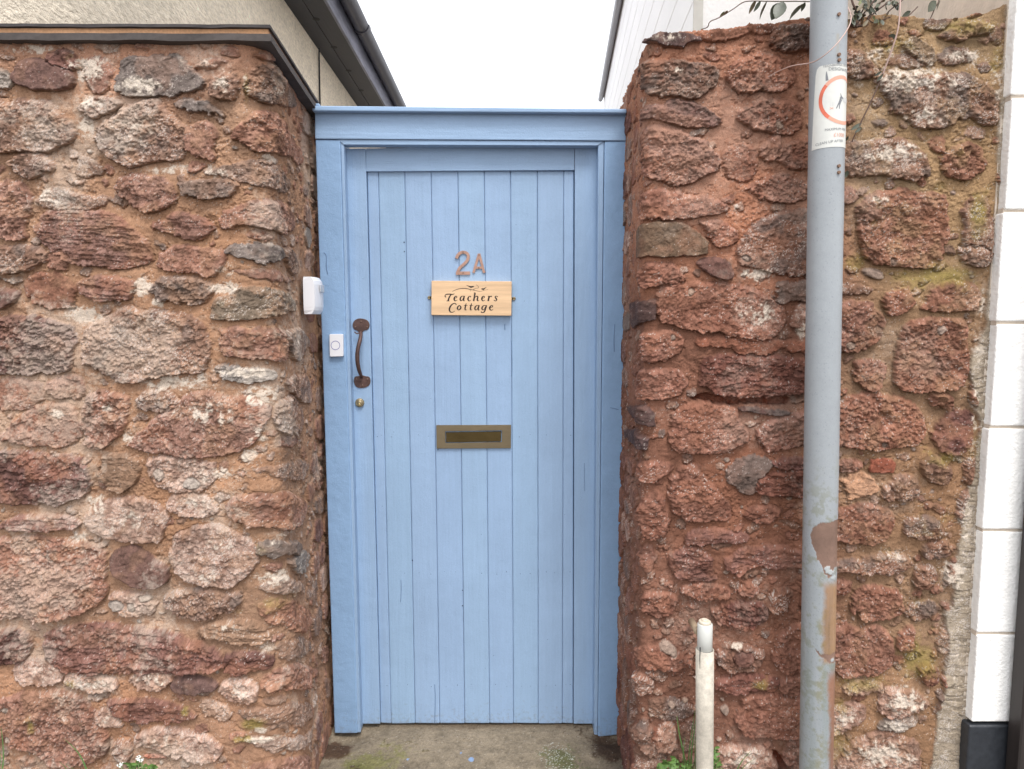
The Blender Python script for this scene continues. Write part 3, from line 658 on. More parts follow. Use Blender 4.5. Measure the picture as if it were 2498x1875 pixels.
        rf = rs.uniform(.4, 1.05); rg = tuple(v*rf for v in rg); hh = hh*.88
        face = (hh*k+rs.uniform(.4, 1.4)*rg[0]*1.2*(fid[sl]-.5)-crk*(.9*rg[1])+tilt*.5+lean+1.2*rg[0]*nA[sl]+1.35*rg[1]*nB[sl]+.8*rg[1]*nC[sl]+gr_at(sl)*rg[2]+rg[3]*1.0*nS[sl])
        face = face*prof
        m = sstep(-.6, 1.0, d); mc_ = sstep(-.8, 2.6 if kind not in 'NMBGW' else 1.0, d+1.6*nB[sl])[..., None]
        rim = np.exp(-((d+1.2)/1.6)**2)*(.6+4.5*np.clip(lowf, 0, 1)+1.5*np.clip(gcol2[sl], 0, 1))
        H[sl] = H[sl]*(1-m*.6)+face*m-rim
        b = srgb(col)*WALB; j = 1+rs.uniform(-.09, .09); jr = rs.uniform(-.04, .04)
        b = b*.9+b.mean()*.1; b = b*tint*j*np.array([1+jr, 1, 1-jr], np.float32)
        if kind in 'RPEDSQKYZ':                               # clasts of other colours in the rough stones
            cl = (wid2[sl]-.5)[..., None]*np.array([.34, .46, .50], np.float32)+(wid[sl]-.5)[..., None]*np.array([.42, .50, .54], np.float32)
        else: cl = 0
        cc = b*(1+.30*gcol2[sl]+.26*nC[sl]+.10*nB[sl]+.10*gcol[sl])[..., None]*(1+cl)
        if kind in 'QPpW': 
            g = sstep(.1, .7, fbm(x, y, 16, 3, seed+90))[..., None]; cc = cc*(1-g*.5)+srgb((112, 108, 106))*g*.5
        if kind in 'RDES':
            g = sstep(.25, .7, fbm(x, y, 12, 3, seed+91))[..., None]; cc = cc*(1-g*.45)+srgb((176, 122, 98))*g*.45
        smr = (0 if kind in ('N', 'X', 'Z2') else (.05 if kind in 'DEGBM' else .12)+(.22 if kind in 'DEGBMA' else .40)*sstep(-.1, .8, nE[sl]+.4*nB[sl]+.35*np.clip(-lowf, 0, 1)))
        if kind not in ('N', 'X', 'Z2'): cc = cc*(1-smr[..., None])+mc[sl]*(1+.2*gcol2[sl]+.12*nC[sl])[..., None]*smr[..., None]
        C[sl] = C[sl]*(1-mc_)+cc*mc_
        M[sl] = np.maximum(M[sl], m); SP[sl] = SP[sl]*(1-m)+sp*m
    def gr_at(sl): return ((.5-w1[sl])*1.6*(.4+wid[sl]))+(.5-w2[sl])*.9
    if autofill:
        rr = random.Random(seed+5)
        taken = []
        for k_, p in S:
            q = np.array(p); taken.append((q[:, 0].min(), q[:, 0].max(), q[:, 1].min(), q[:, 1].max()))
        for (u0, u1, za, zb, wmin, wmax) in autofill:
            zz = za
            while zz < zb:
                rowh = rr.uniform(.06, .11); uu = u0+rr.uniform(-.05, .02)
                while uu < u1:
                    ww = rr.uniform(wmin, wmax); cx, cy = uu+ww/2, zz+rowh/2+rr.uniform(-.012, .012)
                    if not any(t[0]-.012 < cx+ww*.32 and t[1]+.012 > cx-ww*.32 and t[2]-.01 < cy+rowh*.3 and t[3]+.01 > cy-rowh*.3 for t in taken):
                        n = rr.randint(6, 9); ph = rr.random()
                        poly = [(cx+ww*.5*math.copysign(abs(math.cos(t))**.7, math.cos(t))*rr.uniform(.75, 1), cy+rowh*.45*math.copysign(abs(math.sin(t))**.7, math.sin(t))*rr.uniform(.7, 1)) for t in [2*math.pi*(i+ph)/n for i in range(n)]]
                        S.append((rr.choice('RRPPKQSDrpO'), poly))
                    uu += ww+rr.uniform(.008, .03)
                zz += rowh+rr.uniform(.004, .014)
    for kd, p in S: stone(kd, p)
    fr_ = random.Random(seed+9); nf = 0
    for _ in range(5200):                                   # small pinnings pressed into the wide joints
        iu, iz = fr_.randrange(len(ua)), fr_.randrange(nz_); big = fr_.random() < .35
        rx, rz = (fr_.uniform(.012, .034), fr_.uniform(.006, .015)) if big else (fr_.uniform(.003, .009), fr_.uniform(.003, .006))
        cu, cz = ua[iu], z0[iz]; ok = True; poly = []; n = fr_.randint(5, 8); ph = fr_.random()*6; tl = fr_.uniform(-.3, .3)
        for i in range(n):
            t = ph+2*math.pi*i/n; a_, b_ = rx*math.cos(t)*fr_.uniform(.75, 1), rz*math.sin(t)*fr_.uniform(.75, 1); poly.append((cu+a_, cz+b_+tl*a_))
            x_, z_ = np.searchsorted(ua, cu+a_*1.5), int((cz+b_*1.5+tl*a_-z0[0])/dz)
            if not (0 <= x_ < len(ua) and 0 <= z_ < nz_) or M[x_, z_] > .05: ok = False; break
        if ok:
            stone(fr_.choice('rrpkrp') if big else fr_.choice('rpkNrpgc'.replace('g', 'p').replace('c', 'k')), poly); nf += 1
            if nf > 520: break
    if extra: extra(U, Z, H, C, M, SP, to_uz, dict(nA=nA, nB=nB, nC=nC, nS=nS, w1=w1))
    # --- lichen, limewash, algae: growths with a shape of their own
    L = np.zeros_like(U); A = np.zeros_like(U)
    for arr, dst in ((lich, L), (alg, A)):
        for sc, ox, oy, es in arr:
            for ex, ey, rx, ry, st in es:
                cu, cz_ = to_uz(ox+ex/sc, oy+ey/sc); eu, _ = to_uz(ox+(ex+rx*.5)/sc, oy+ey/sc); e2, _ = to_uz(ox+(ex-rx*.5)/sc, oy+ey/sc)
                _, ez = to_uz(ox+ex/sc, oy+(ey-ry)/sc); su = max(abs(eu-e2), .004); sz = max(abs(ez-cz_), .003)
                q = ((U-cu)/su)**2+((Z-cz_)/sz)**2; dst[:] = np.maximum(dst, st*np.exp(-q*.9))
    ln_ = fbm(U, Z, 70, 4, seed+100, gain=.75)
    lm = np.clip(sstep(.62, .95, L*1.25+.38*ln_+.10*nC), 0, 1)*.72+.36*sstep(.15, .9, L)*sstep(-.3, .5, ln_)
    lm = lm+pale*sstep(.25, .9, fbm(U, Z, 5, 3, seed+160)+.5*ln_)*.3; lm = np.clip(lm, 0, .85)[..., None]
    C[:] = C*(1-lm)+srgb((238, 222, 204))*lm
    am = np.clip(sstep(.25, .95, A+.3*gcol2), 0, 1)[..., None]*.55
    C[:] = C*(1-am)+srgb((158, 148, 70))*am
    dens = SP+.16*L*np.clip(.5+ln_, 0, 1.5)
    spk = hsh < dens*1.5*np.clip(.35+1.5*gcol2, 0, 2); C[spk] = C[spk]*.35+srgb((222, 210, 200))*.65
    dk = (hsh > 1-.02); C[dk] *= .6
    C = np.clip(C, .01, .85)
    H += lm[..., 0]*.6
    H = np.where(H > 6, 6+(H-6)*jfade(U), H) if jfade else H
    # --- displace
    ex = H/1000+(np.zeros_like(U) if batter is None else batter(U, Z))
    X = pts[:, 0][:, None]+nor[:, 0][:, None]*ex; Y = pts[:, 1][:, None]+nor[:, 1][:, None]*ex
    zt = np.array([ztop(u) for u in ua])[:, None]; over = Z > zt+.006*nA
    ZZ = Z-.30*np.clip(H, -5, 30)/1000*sstep(.0, .03, zt-Z)
    # rows above the top turn over and run back across the wall head
    tback = np.where(over, (Z-zt), 0); fr = np.clip(tback/.05, 0, 1)*topdepth
    X = X-nor[:, 0][:, None]*fr; Y = Y-nor[:, 1][:, None]*fr; ZZ = np.where(over, zt+.004*nB+.006*nA+.002, ZZ)
    nu = len(ua); V = np.stack([X, Y, ZZ], -1).reshape(-1, 3).astype(np.float32)
    idx = (np.arange(nu-1)[:, None]*nz_+np.arange(nz_-1)[None]).reshape(-1)
    F = np.stack([idx, idx+nz_, idx+nz_+1, idx+1], 1).astype(np.int32)
    me = bpy.data.meshes.new(name); me.vertices.add(len(V)); me.vertices.foreach_set('co', V.ravel())
    me.loops.add(F.size); me.loops.foreach_set('vertex_index', F.ravel())
    me.polygons.add(len(F)); me.polygons.foreach_set('loop_start', np.arange(0, F.size, 4, dtype=np.int32))
    me.polygons.foreach_set('use_smooth', np.ones(len(F), bool)); me.update(calc_edges=True)
    ca = me.attributes.new('Col', 'FLOAT_COLOR', 'POINT')
    rgba = np.ones((len(V), 4), np.float32); rgba[:, :3] = C.reshape(-1, 3); ca.data.foreach_set('color', rgba.ravel())
    return me, to_uz, ua, pts, nor

M_STONE = vmat('rubble stone and lime mortar', .92, 360, .28, ((480, .0030),), .15)
DS = .0020
# left wall
LPATH = [(-1.80, 1.862), (-.640, 1.862), (-.668, 2.62)]
def lztop(u): return 2.20
def lmort(U, Z, k):
    a, b, c = srgb((192, 150, 120)), srgb((208, 158, 130)), srgb((184, 140, 112))
    f = sstep(2.0, 2.18, Z+.05*np.sin(U*9)); g = sstep(.9, .3, Z)*.6
    return (a[k]*(1-f)+b[k]*f)*(1-g)+c[k]*g
def lbat(U, Z):
    du = U-1.160; jamb = sstep(0, .5, du)
    return .034*(1-np.clip(Z/2.2, 0, 1))*(1-.45*jamb)*sstep(-.35, -.02, du)
def flat_l(U, Z, H, C, M, SP, to_uz, N):                    # dressed flat under the sensor box
    a, b = to_uz(742, 665), to_uz(778, 765); m = sstep(a[0]-.16, a[0]-.06, U)*sstep(b[1]-.10, b[1]-.03, Z)*sstep(a[1]+.10, a[1]+.02, Z)
    H[:] = H*(1-m*.85)-4*m
wall_l = thing('stone_wall', 'red sandstone rubble wall left of the gate with thin slate coping', 'wall')
meL, uzL, uaL, ptL, noL = build_wall('rubble', LPATH, .075, lztop, ST_LEFT, LI_LEFT, AL_LEFT, lmort, DS, 11, extra=flat_l, pale=1.0,
    autofill=[(0, .345, -.03, 2.15, .08, .2), (.3, 1.17, -.03, .24, .08, .18), (1.23, 1.93, .0, 2.12, .07, .16)], batter=lbat, jfade=lambda U: 1-.75*sstep(1.22, 1.4, U))
link('rubble', meL, M_STONE, wall_l)
# right wall
RPATH = [(.412, 2.62), (.384, 1.91), (1.315, 1.835)]
RU = .71
def rztop(u):
    x = u-RU
    if x < 0: return 2.235
    p = [(0, 2.238), (.02, 2.240), (.30, 2.262), (.47, 2.270), (.49, 2.262), (.60, 2.275), (.70, 2.258), (.80, 2.262), (.93, 2.30), (2, 2.30)]
    return float(np.interp(x, [a for a, _ in p], [b for _, b in p]))
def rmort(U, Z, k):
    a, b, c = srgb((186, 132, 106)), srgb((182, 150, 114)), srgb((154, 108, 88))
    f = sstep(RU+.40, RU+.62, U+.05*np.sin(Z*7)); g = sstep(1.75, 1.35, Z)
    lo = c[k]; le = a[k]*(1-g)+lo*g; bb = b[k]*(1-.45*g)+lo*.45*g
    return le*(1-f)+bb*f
def fillet(U, Z, H, C, M, SP, to_uz, N):
    # the smeared cement fillet against the white house, scored by the trowel
    Lp = [to_uz(x*K22, y*K22) for x, y in ((2168, 60), (2150, 300), (2140, 560), (2122, 700), (2090, 790), (2096, 850), (2112, 910), (2098, 1000), (2074, 1110), (2060, 1250), (2044, 1330), (2044, 1420), (2022, 1560), (2004, 1650))]
    zs = [z for _, z in Lp][::-1]; us = [u for u, _ in Lp][::-1]
    ul = np.interp(Z, zs, us)+.006*N['nA']+.003*N['nB']
    m = sstep(0, .006, U-ul); rid = np.sin((Z+.05*U+.012*N['nA'])*2*math.pi/.023+3*N['nS'])
    low = sstep(1.7, 1.3, Z)
    H[:] = H*(1-m)+m*(9+3*N['nA']+1.2*N['nB']-low*6.5*np.clip(rid-.45, 0, 1)**.6*(.5+.7*N['nA']+.5*N['nS'])+.5*N['nC'])
    b = srgb((176, 160, 140)); C[:] = C*(1-m[..., None])+(b*(1+.12*N['nB']+.08*N['nC']-.22*low*np.clip(rid-.5, 0, 1))[..., None])*m[..., None]
    SP[:] = SP*(1-m)+.22*m; M[:] = np.maximum(M, m)
wall_r = thing('stone_wall', 'darker red sandstone rubble wall right of the gate behind the grey pole', 'wall')
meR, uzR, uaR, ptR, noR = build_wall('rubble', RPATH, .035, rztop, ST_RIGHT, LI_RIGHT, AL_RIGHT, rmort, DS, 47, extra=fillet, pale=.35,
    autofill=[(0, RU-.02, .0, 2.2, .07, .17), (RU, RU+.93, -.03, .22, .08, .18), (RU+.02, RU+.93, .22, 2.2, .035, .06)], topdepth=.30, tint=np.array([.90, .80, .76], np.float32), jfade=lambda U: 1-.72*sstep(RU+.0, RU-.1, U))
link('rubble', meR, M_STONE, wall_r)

# coping on the left wall: two courses of thin slate with a mortar bed between
M_SLATE = mat('dark slate', lin(70, 63, 60), .75, noise=[(6, .25, (1, 1, 1)), (60, .2, (1, 1, 1))], bump=[(90, .001, (1, 1, 1))])
M_SLATE2 = mat('coping slate edge', lin(60, 55, 55), .8, noise=[(30, .3, (1, 1, 1))])
M_BED = mat('coping mortar bed', lin(196, 150, 112), .9, noise=[(20, .15, (1, 1, 1)), (160, .15, (1, 1, 1))], bump=[(150, .003, (1, 1, 1))])
def coping(name, m, z0, z1, ov, seed, gaps=()):
    bm = bmesh.new(); rs = random.Random(seed)
    # outer line of the coping (front edge then back along the passage)
    pl = [(-1.85, 1.862-ov), (-.632+ov, 1.862-ov), (-.662+ov+.004, 2.60)]
    inner = [(-1.85, 2.18), (-.95, 2.18), (-.98, 2.60)]
    def dens(q):
        o = []
        for (a, b), (c, d) in zip(q[:-1], q[1:]): o += [(a+(c-a)*t, b+(d-b)*t) for t in np.linspace(0, 1, 24, endpoint=False)]
        return o+[q[-1]]
    A, B = dens(pl), dens(inner); rings = []
    for i, ((ax, ay), (bx, by)) in enumerate(zip(A, B)):
        j = rs.uniform(-.0012, .0012); drop = .0 if i <= 24 else .046*(i-24)/24
        rings.append([bm.verts.new(v) for v in ((ax, ay-j if i <= 24 else ay, z0+j-drop), (ax, ay, z1+j*.6-drop), (bx, by, z1-drop), (bx, by, z0-drop))])
    for r, s in zip(rings[:-1], rings[1:]):
        for k in range(4): bm.faces.new((r[k], r[(k+1) % 4], s[(k+1) % 4], s[k]))
    bm.faces.new(rings[0][::-1]); bm.faces.new(rings[-1])
    return bm_obj(name, bm, m, wall_l)
coping('coping_slate', M_SLATE, 2.194, 2.2115, .027, 1)
coping('coping_bed', M_BED, 2.2120, 2.2265, .018, 2)
coping('coping_slate', M_SLATE2, 2.2270, 2.2345, .026, 3)
# ---------------------------------------------------------------- gate frame
def paint(name, col, stretch, rough=.45, n=.05):
    m = paint0(name, col, stretch, rough, n); n_ = m.node_tree; L = n_.links; p = n_.nodes['Principled BSDF']
    tc = n_.nodes.new('ShaderNodeTexCoord'); sp = n_.nodes.new('ShaderNodeSeparateXYZ'); L.new(tc.outputs['Object'], sp.inputs[0])
    t = n_.nodes.new('ShaderNodeTexNoise'); t.inputs['Scale'].default_value = 70; t.inputs['Detail'].default_value = 5; t.inputs['Roughness'].default_value = .7; L.new(tc.outputs['Object'], t.inputs['Vector'])
    h = n_.nodes.new('ShaderNodeMapRange'); h.inputs['From Min'].default_value = .0; h.inputs['From Max'].default_value = .16; h.inputs['To Min'].default_value = .26; h.inputs['To Max'].default_value = -.02
    L.new(sp.outputs['Z'], h.inputs['Value'])
    a = n_.nodes.new('ShaderNodeMath'); a.operation = 'ADD'; L.new(t.outputs['Fac'], a.inputs[0]); L.new(h.outputs[0], a.inputs[1])
    f = n_.nodes.new('ShaderNodeMapRange'); f.inputs['From Min'].default_value = .70; f.inputs['From Max'].default_value = .92; f.inputs['To Max'].default_value = .4
    L.new(a.outputs[0], f.inputs['Value'])
    mx_ = n_.nodes.new('ShaderNodeMix'); mx_.data_type = 'RGBA'; mx_.inputs['B'].default_value = lin(120, 108, 92)
    src = p.inputs['Base Color'].links[0].from_socket; L.new(f.outputs[0], mx_.inputs['Factor']); L.new(src, mx_.inputs['A']); L.new(mx_.outputs['Result'], p.inputs['Base Color'])
    return m                                      # splashed dirt near the ground
def paint0(name, col, stretch, rough=.45, n=.05):
    return mat(name, col, rough, noise=[(3, n, (1, 1, 1)), (1.1, .05, (1, 1, 1)), (30, .03, stretch), (120, .022, stretch), (220, .035, (1, 1, 1))], bump=[(45, .0020, stretch), (140, .0007, stretch), (260, .0008, (1, 1, 1)), (14, .003, (1, 1, 1))], spec=.4)
BLUE = lin(156, 184, 216); BLUE = tuple(c*.83 for c in BLUE[:3])+(1,)
BLUE2 = lin(134, 164, 198)
VG, HG = (1, 1, .06), (.06, 1, 1)
M_BV = paint('blue paint on upright timber', BLUE, VG); M_BH = paint('blue paint on level timber', BLUE, HG)
M_PV = paint('blue paint on posts', BLUE2, (.5, 1, .5)); 
M_GAP = mat('dark shrinkage gap', lin(108, 138, 172), .9); M_CAPSHADE = mat('painted cap shadow', lin(34, 42, 66), .9)
FY = 2.330
frame = thing('gate_frame', 'light blue painted timber gate frame set between the two stone walls', 'door frame')
def poly2(pts, Y): return [a2(x, y, Y) for x, y in pts]
def quad_obj(name, pts, Y, t, m, parent, bev=.002, label=None, seg=2):
    bm = bmesh.new(); prism(bm, poly2(pts, Y), (0, t, 0), bev, seg=seg); return bm_obj(name, bm, m, parent, label)
quad_obj('post', [(722.5, 1584), (772, 1584), (735, 301.5), (681, 301)], FY, .095, M_PV, frame, .004, seg=3)
quad_obj('post', [(1291.5, 1592), (1338, 1587), (1354.5, 304.5), (1306, 304.5)], FY, .095, M_PV, frame, .004, seg=3)
quad_obj('stop_bead', [(771.5, 1582), (779, 1582), (742.5, 301), (736, 301)], FY+.004, .085, M_BV, frame, .0015)
quad_obj('stop_bead', [(1283.5, 1590), (1290.5, 1590), (1304.5, 304.5), (1292.5, 304.5)], FY+.004, .085, M_BV, frame, .0015)
quad_obj('lintel', [(680.5, 299.5), (1355.5, 303.5), (1356, 247.5), (680, 243.5)], FY-.004, .062, M_BH, frame, .0025)
quad_obj('lintel_bead', [(743, 312), (1291.5, 314), (1303, 305.2), (729, 301)], FY+.001, .040, M_BH, frame, .0015)
quad_obj('cap_shadow_strip', [(690, 243), (1352, 247.2), (1350, 242.5), (690, 239.5)], FY+.016, .04, M_CAPSHADE, frame, 0)  # dark coloured strip standing in for the shadow line under the cap board
bm = bmesh.new(); prism(bm, [a2(674, 239, FY-.03), a2(1354, 243.5, FY-.03), a2(1354, 234.5, FY-.03), a2(674, 227.5, FY-.03)], (0, .15, 0), .003, seg=2)
bm_obj('cap_board', bm, M_BH, frame)
for k, (px, py, w_) in enumerate(((683, 226.5, 16),)):
    quad_obj('cap_end', [(675, 228), (693, 228.5), (688, 222.5), (676, 223)], FY-.02, .07, M_BH, frame, .002)

# ---------------------------------------------------------------- gate leaf
LY = 2.372
gate = thing('plank_gate', 'tall light blue tongue and groove garden gate, closed in its frame', 'gate')
def lrp(a, b, t): return a+(b-a)*t
yt, yb = 371.5, 1562.5
quad_obj('stile', [(776, 1563), (821.2, 1563), (789.6, 320), (741, 320.5)], LY, .04, M_BV, gate, .0015)
quad_obj('stile', [(1239.3, 1563), (1288, 1563), (1296, 314), (1242, 315)], LY, .04, M_BV, gate, .0015)
quad_obj('top_rail', [(790.8, 370), (1240.8, 366.8), (1241, 315), (790.5, 320)], LY+.0005, .038, M_BH, gate, .0015)
gt_ = [793, 817, 874, 931, 989, 1046, 1103, 1161, 1218, 1239.5]; gb_ = [822.6, 845, 897, 950, 1004, 1058, 1109.5, 1163, 1215, 1237.8]
M_NAIL = mat('dark nail hole', lin(70, 84, 110), .8)
rs = random.Random(4)
BY = LY+.011
for i in range(9):
    c = tuple(v*(1+rs.uniform(-.02, .02)) for v in BLUE[:3])+(1,)
    m = paint('blue paint on boards', c, VG, .42)
    g0 = .12 if i else 0
    bm = bmesh.new(); dy = rs.uniform(-.0006, .0006)
    prism(bm, poly2([(gb_[i]+g0, yb+rs.uniform(-1, 1)), (gb_[i+1]-.12, yb), (gt_[i+1]-.12, yt-3), (gt_[i]+g0, yt-3)], BY+dy), (0, .020, 0), .0036, seg=2)
    for yy in (941, 1237, 1480):                      # paired nail heads
        for f in ((.3, .7) if i not in (0, 8) else (.3, .7)):
            if rs.random() < .75:
                t = (yy-yt)/(yb-yt); x = lrp(lrp(gt_[i], gb_[i], t), lrp(gt_[i+1], gb_[i+1], t), f+rs.uniform(-.05, .05))
                p = a2(x, yy+rs.uniform(-3, 3), BY+dy-.0004); tube(bm, [p, p+Vector((0, .002, 0))], rs.uniform(.0010, .0016), 6, 1)
    for _ in range(2):                                # small dings through the paint
        t = rs.random(); x = lrp(lrp(gt_[i], gb_[i], t), lrp(gt_[i+1], gb_[i+1], t), rs.uniform(.1, .9))
        p = a2(x, lrp(yt, yb, t), BY+dy-.0004); tube(bm, [p, p+Vector((0, .002, .0))], rs.uniform(.0008, .0014), 5, 1)
    bm_obj('board', bm, [m, M_NAIL], gate)
for x0, x1, y0, y1 in ((822, 1240, 1370, 1450), (800, 1240, 880, 960), (795, 1240, 385, 440)):
    bm = bmesh.new(); prism(bm, poly2([(x0-20, y1), (x1, y1), (x1, y0), (x0-20, y0)], BY+.024), (0, .03, 0))
    bm_obj('ledge', bm, M_BH, gate)
bm = bmesh.new(); prism(bm, poly2([(800, 1556), (1245, 1556), (1250, 366), (786, 366)], BY+.0215), (0, .0015, 0)); bm_obj('backing', bm, M_GAP, gate)
# deep damage marks: slivers in the grooves
for x, y, r in ((873, 523, 2.6), (873.5, 543, 2.2), (891, 1210, 2.2), (999, 1308, 2.2), (946, 971, 2), (1085, 676, 1), (999, 1275, 1.6)):
    bm = bmesh.new(); p = a2(x, y, BY-.0006); tube(bm, [p, p+Vector((0, .003, .0))], r*.0011, 7); bm_obj('paint_chip', bm, M_NAIL, gate)

M_CRK = mat('crack in paint', lin(96, 122, 156), .8)
for pts, w_ in (([(866, 1252), (867, 1268), (865.5, 1300)], .0008), ([(939, 1478), (940.5, 1510), (939, 1560)], .001), ([(1090, 700), (1090.6, 712)], .0012), ([(1105, 735), (1106, 790), (1105.5, 812)], .0007), ([(700, 545), (706, 552), (704, 575), (708, 592)], .0012), ([(1328, 700), (1326, 730), (1327, 760)], .0012), ([(1318, 880), (1336, 884)], .0011), ([(1262, 1000), (1263, 1060)], .0008)):
    Y_ = FY-.0004 if pts[0][0] < 760 or pts[0][0] > 1295 else (LY-.0004 if pts[0][0] > 1240 else BY-.0008)
    bm = bmesh.new(); tube(bm, smooth_pts([a2(x, y, Y_) for x, y in pts]), w_, 5); bm_obj('paint_crack', bm, M_CRK, frame if Y_ < LY-.01 else gate)

def z7(x, y, Y): return at(1040+x/8.3, 590+y/8.3, Y)       # points measured on the enlarged name plate
def z8(x, y, Y): return at(700+x/3.018, 560+y/3.018, Y)
def stroke(bm, pts, f, Y, t, mi=0, it=2):
    """ribbon of varying width through (x, y, w), extruded by t"""
    P = [Vector((a[0], a[1], a[2])) for a in pts]
    if len(P) > 2:
        for _ in range(it):
            o = [P[0]]
            for a, b in zip(P[:-1], P[1:]): o += [a*.75+b*.25, a*.25+b*.75]
            P = o+[P[-1]]
    Lp, Rp = [], []
    for i, p in enumerate(P):
        d = P[min(i+1, len(P)-1)]-P[max(i-1, 0)]; l = math.hypot(d.x, d.y) or 1; nx, ny = -d.y/l, d.x/l
        Lp.append(f(p.x+nx*p.z/2, p.y+ny*p.z/2, Y)); Rp.append(f(p.x-nx*p.z/2, p.y-ny*p.z/2, Y))
    T = Vector((0, t, 0)); fr = [(bm.verts.new(a), bm.verts.new(b)) for a, b in zip(Lp, Rp)]; bk = [(bm.verts.new(a+T), bm.verts.new(b+T)) for a, b in zip(Lp, Rp)]
    for i in range(len(P)-1):
        for q in ((fr[i][0], fr[i+1][0], fr[i+1][1], fr[i][1]), (bk[i][0], bk[i][1], bk[i+1][1], bk[i+1][0]),
                  (fr[i][0], bk[i][0], bk[i+1][0], fr[i+1][0]), (fr[i][1], fr[i+1][1], bk[i+1][1], bk[i][1])):
            bm.faces.new(q).material_index = mi
    for i in (0, -1): bm.faces.new((fr[i][0], fr[i][1], bk[i][1], bk[i][0])).material_index = mi
# numerals
M_COP = mat('weathered copper', lin(170, 134, 118), .55, .2, noise=[(60, .15, (1, 1, 1)), (300, .12, (1, 1, 1))])
M_SCR = mat('screw', lin(120, 96, 84), .5, .4)
NY = BY-.006
bm = bmesh.new()
stroke(bm, [(607, 330, 62), (650, 235, 60), (750, 190, 58), (850, 240, 58), (850, 350, 60), (770, 440, 58), (670, 520, 58), (625, 630, 60)], z7, NY, .006)
stroke(bm, [(600, 628, 66), (885, 628, 66)], z7, NY+.0004, .005)
n2 = bm_obj('numeral', bm, M_COP, gate, 'weathered copper numeral 2')
bm = bmesh.new()
stroke(bm, [(1068, 235, 50), (955, 620, 48)], z7, NY, .006); stroke(bm, [(1068, 235, 50), (1172, 622, 48)], z7, NY+.0003, .0055)
stroke(bm, [(1000, 518, 46), (1135, 518, 46)], z7, NY+.0006, .005)
nA2 = bm_obj('letter', bm, M_COP, gate, 'weathered copper letter A')
for (x, y), par in (((745, 200), n2), ((745, 622), n2), ((1068, 262), nA2), ((1062, 518), nA2)):
    bm = bmesh.new(); p = z7(x, y, NY-.0012); tube(bm, [p, p+Vector((0, .003, 0))], .0022, 10); bm_obj('screw', bm, M_SCR, par)

# letterplate
M_BR = mat('tarnished brass', lin(134, 120, 96), .33, .75, noise=[(8, .10, (1, 1, 1)), (120, .08, (.2, 1, 1))], bump=[(200, .0003, (.2, 1, 1))])
M_BR2 = mat('polished worn brass flap', lin(104, 88, 56), .22, .85, noise=[(5, .15, (1, 1, 1))], bump=[(20, .0015, (1, 1, 1))])
LPY = BY-.008
def frame_obj(name, o, i, Y, t, m, parent, bev=.0012):
    bm = bmesh.new(); O = [z8(x, y, Y) for x, y in o]; I = [z8(x, y, Y) for x, y in i]; T = Vector((0, t, 0))
    vo = [bm.verts.new(v) for v in O]; vi = [bm.verts.new(v) for v in I]; bo = [bm.verts.new(v+T) for v in O]; bi = [bm.verts.new(v+T) for v in I]
    for k in range(4):
        j = (k+1) % 4
        bm.faces.new((vo[k], vo[j], vi[j], vi[k])); bm.faces.new((bo[k], bi[k], bi[j], bo[j]))
        bm.faces.new((vo[k], bo[k], bo[j], vo[j])); bm.faces.new((vi[k], vi[j], bi[j], bi[k]))
    if bev: bmesh.ops.bevel(bm, geom=[e for e in bm.edges if all(abs(v.co.y-Y) < 1e-6 for v in e.verts) and len({v in vo for v in e.verts}) == 1], offset=bev, segments=2, affect='EDGES')
    return bm_obj(name, bm, m, parent)
lp = frame_obj('letterplate', [(1099, 1440), (1650, 1438), (1649, 1609), (1102, 1612)], [(1165, 1485), (1583, 1478), (1582, 1565), (1167, 1572)], LPY, .008, M_BR, gate, .002)
bm = bmesh.new(); prism(bm, [z8(x, y, LPY+.0035) for x, y in ((1171, 1566), (1576, 1560), (1577, 1484), (1170, 1491))], (0, .003, 0), .001); bm_obj('flap', bm, M_BR2, lp)

# cylinder lock
M_BR3 = mat('aged lock brass', lin(150, 136, 108), .4, .6, noise=[(60, .25, (1, 1, 1))])
bm = bmesh.new(); c = z8(537, 1273, LY); cy = Vector((0, 1, 0))
prof = [(.0158, 0), (.0158, -.004), (.0145, -.0075), (.0100, -.0095), (.0094, -.0085), (.0092, -.0090), (.0, -.0090)]
def lathe(bm, c, prof, seg=28, mi=0):
    R = [[bm.verts.new(c+Vector((r*math.cos(a), y, r*math.sin(a)))) for a in [2*math.pi*k/seg for k in range(seg)]] if r > 1e-6 else [bm.verts.new(c+Vector((0, y, 0)))] for r, y in prof]
    for a, b in zip(R[:-1], R[1:]):
        for k in range(seg):
            j = (k+1) % seg
            f = bm.faces.new((a[k], a[j], b[j], b[k])) if len(b) > 1 else bm.faces.new((a[k], a[j], b[0])); f.material_index = mi; f.smooth = True
lathe(bm, c, prof); lk = bm_obj('lock', bm, M_BR3, gate)
bm = bmesh.new(); cc_ = z8(532, 1288, LY-.0085); lathe(bm, cc_, [(.0052, 0), (.0052, -.0022), (.0044, -.003), (0, -.003)], 16); kp = bm_obj('key_plug', bm, mat('key plug brass', lin(190, 168, 116), .3, .7), lk)
bm = bmesh.new(); prism(bm, [cc_+Vector(v) for v in ((-.0006, -.0033, -.003), (.0006, -.0033, -.003), (.0006, -.0033, .003), (-.0006, -.0033, .003))], (0, .0005, 0)); bm_obj('keyhole', bm, M_DARK, kp)

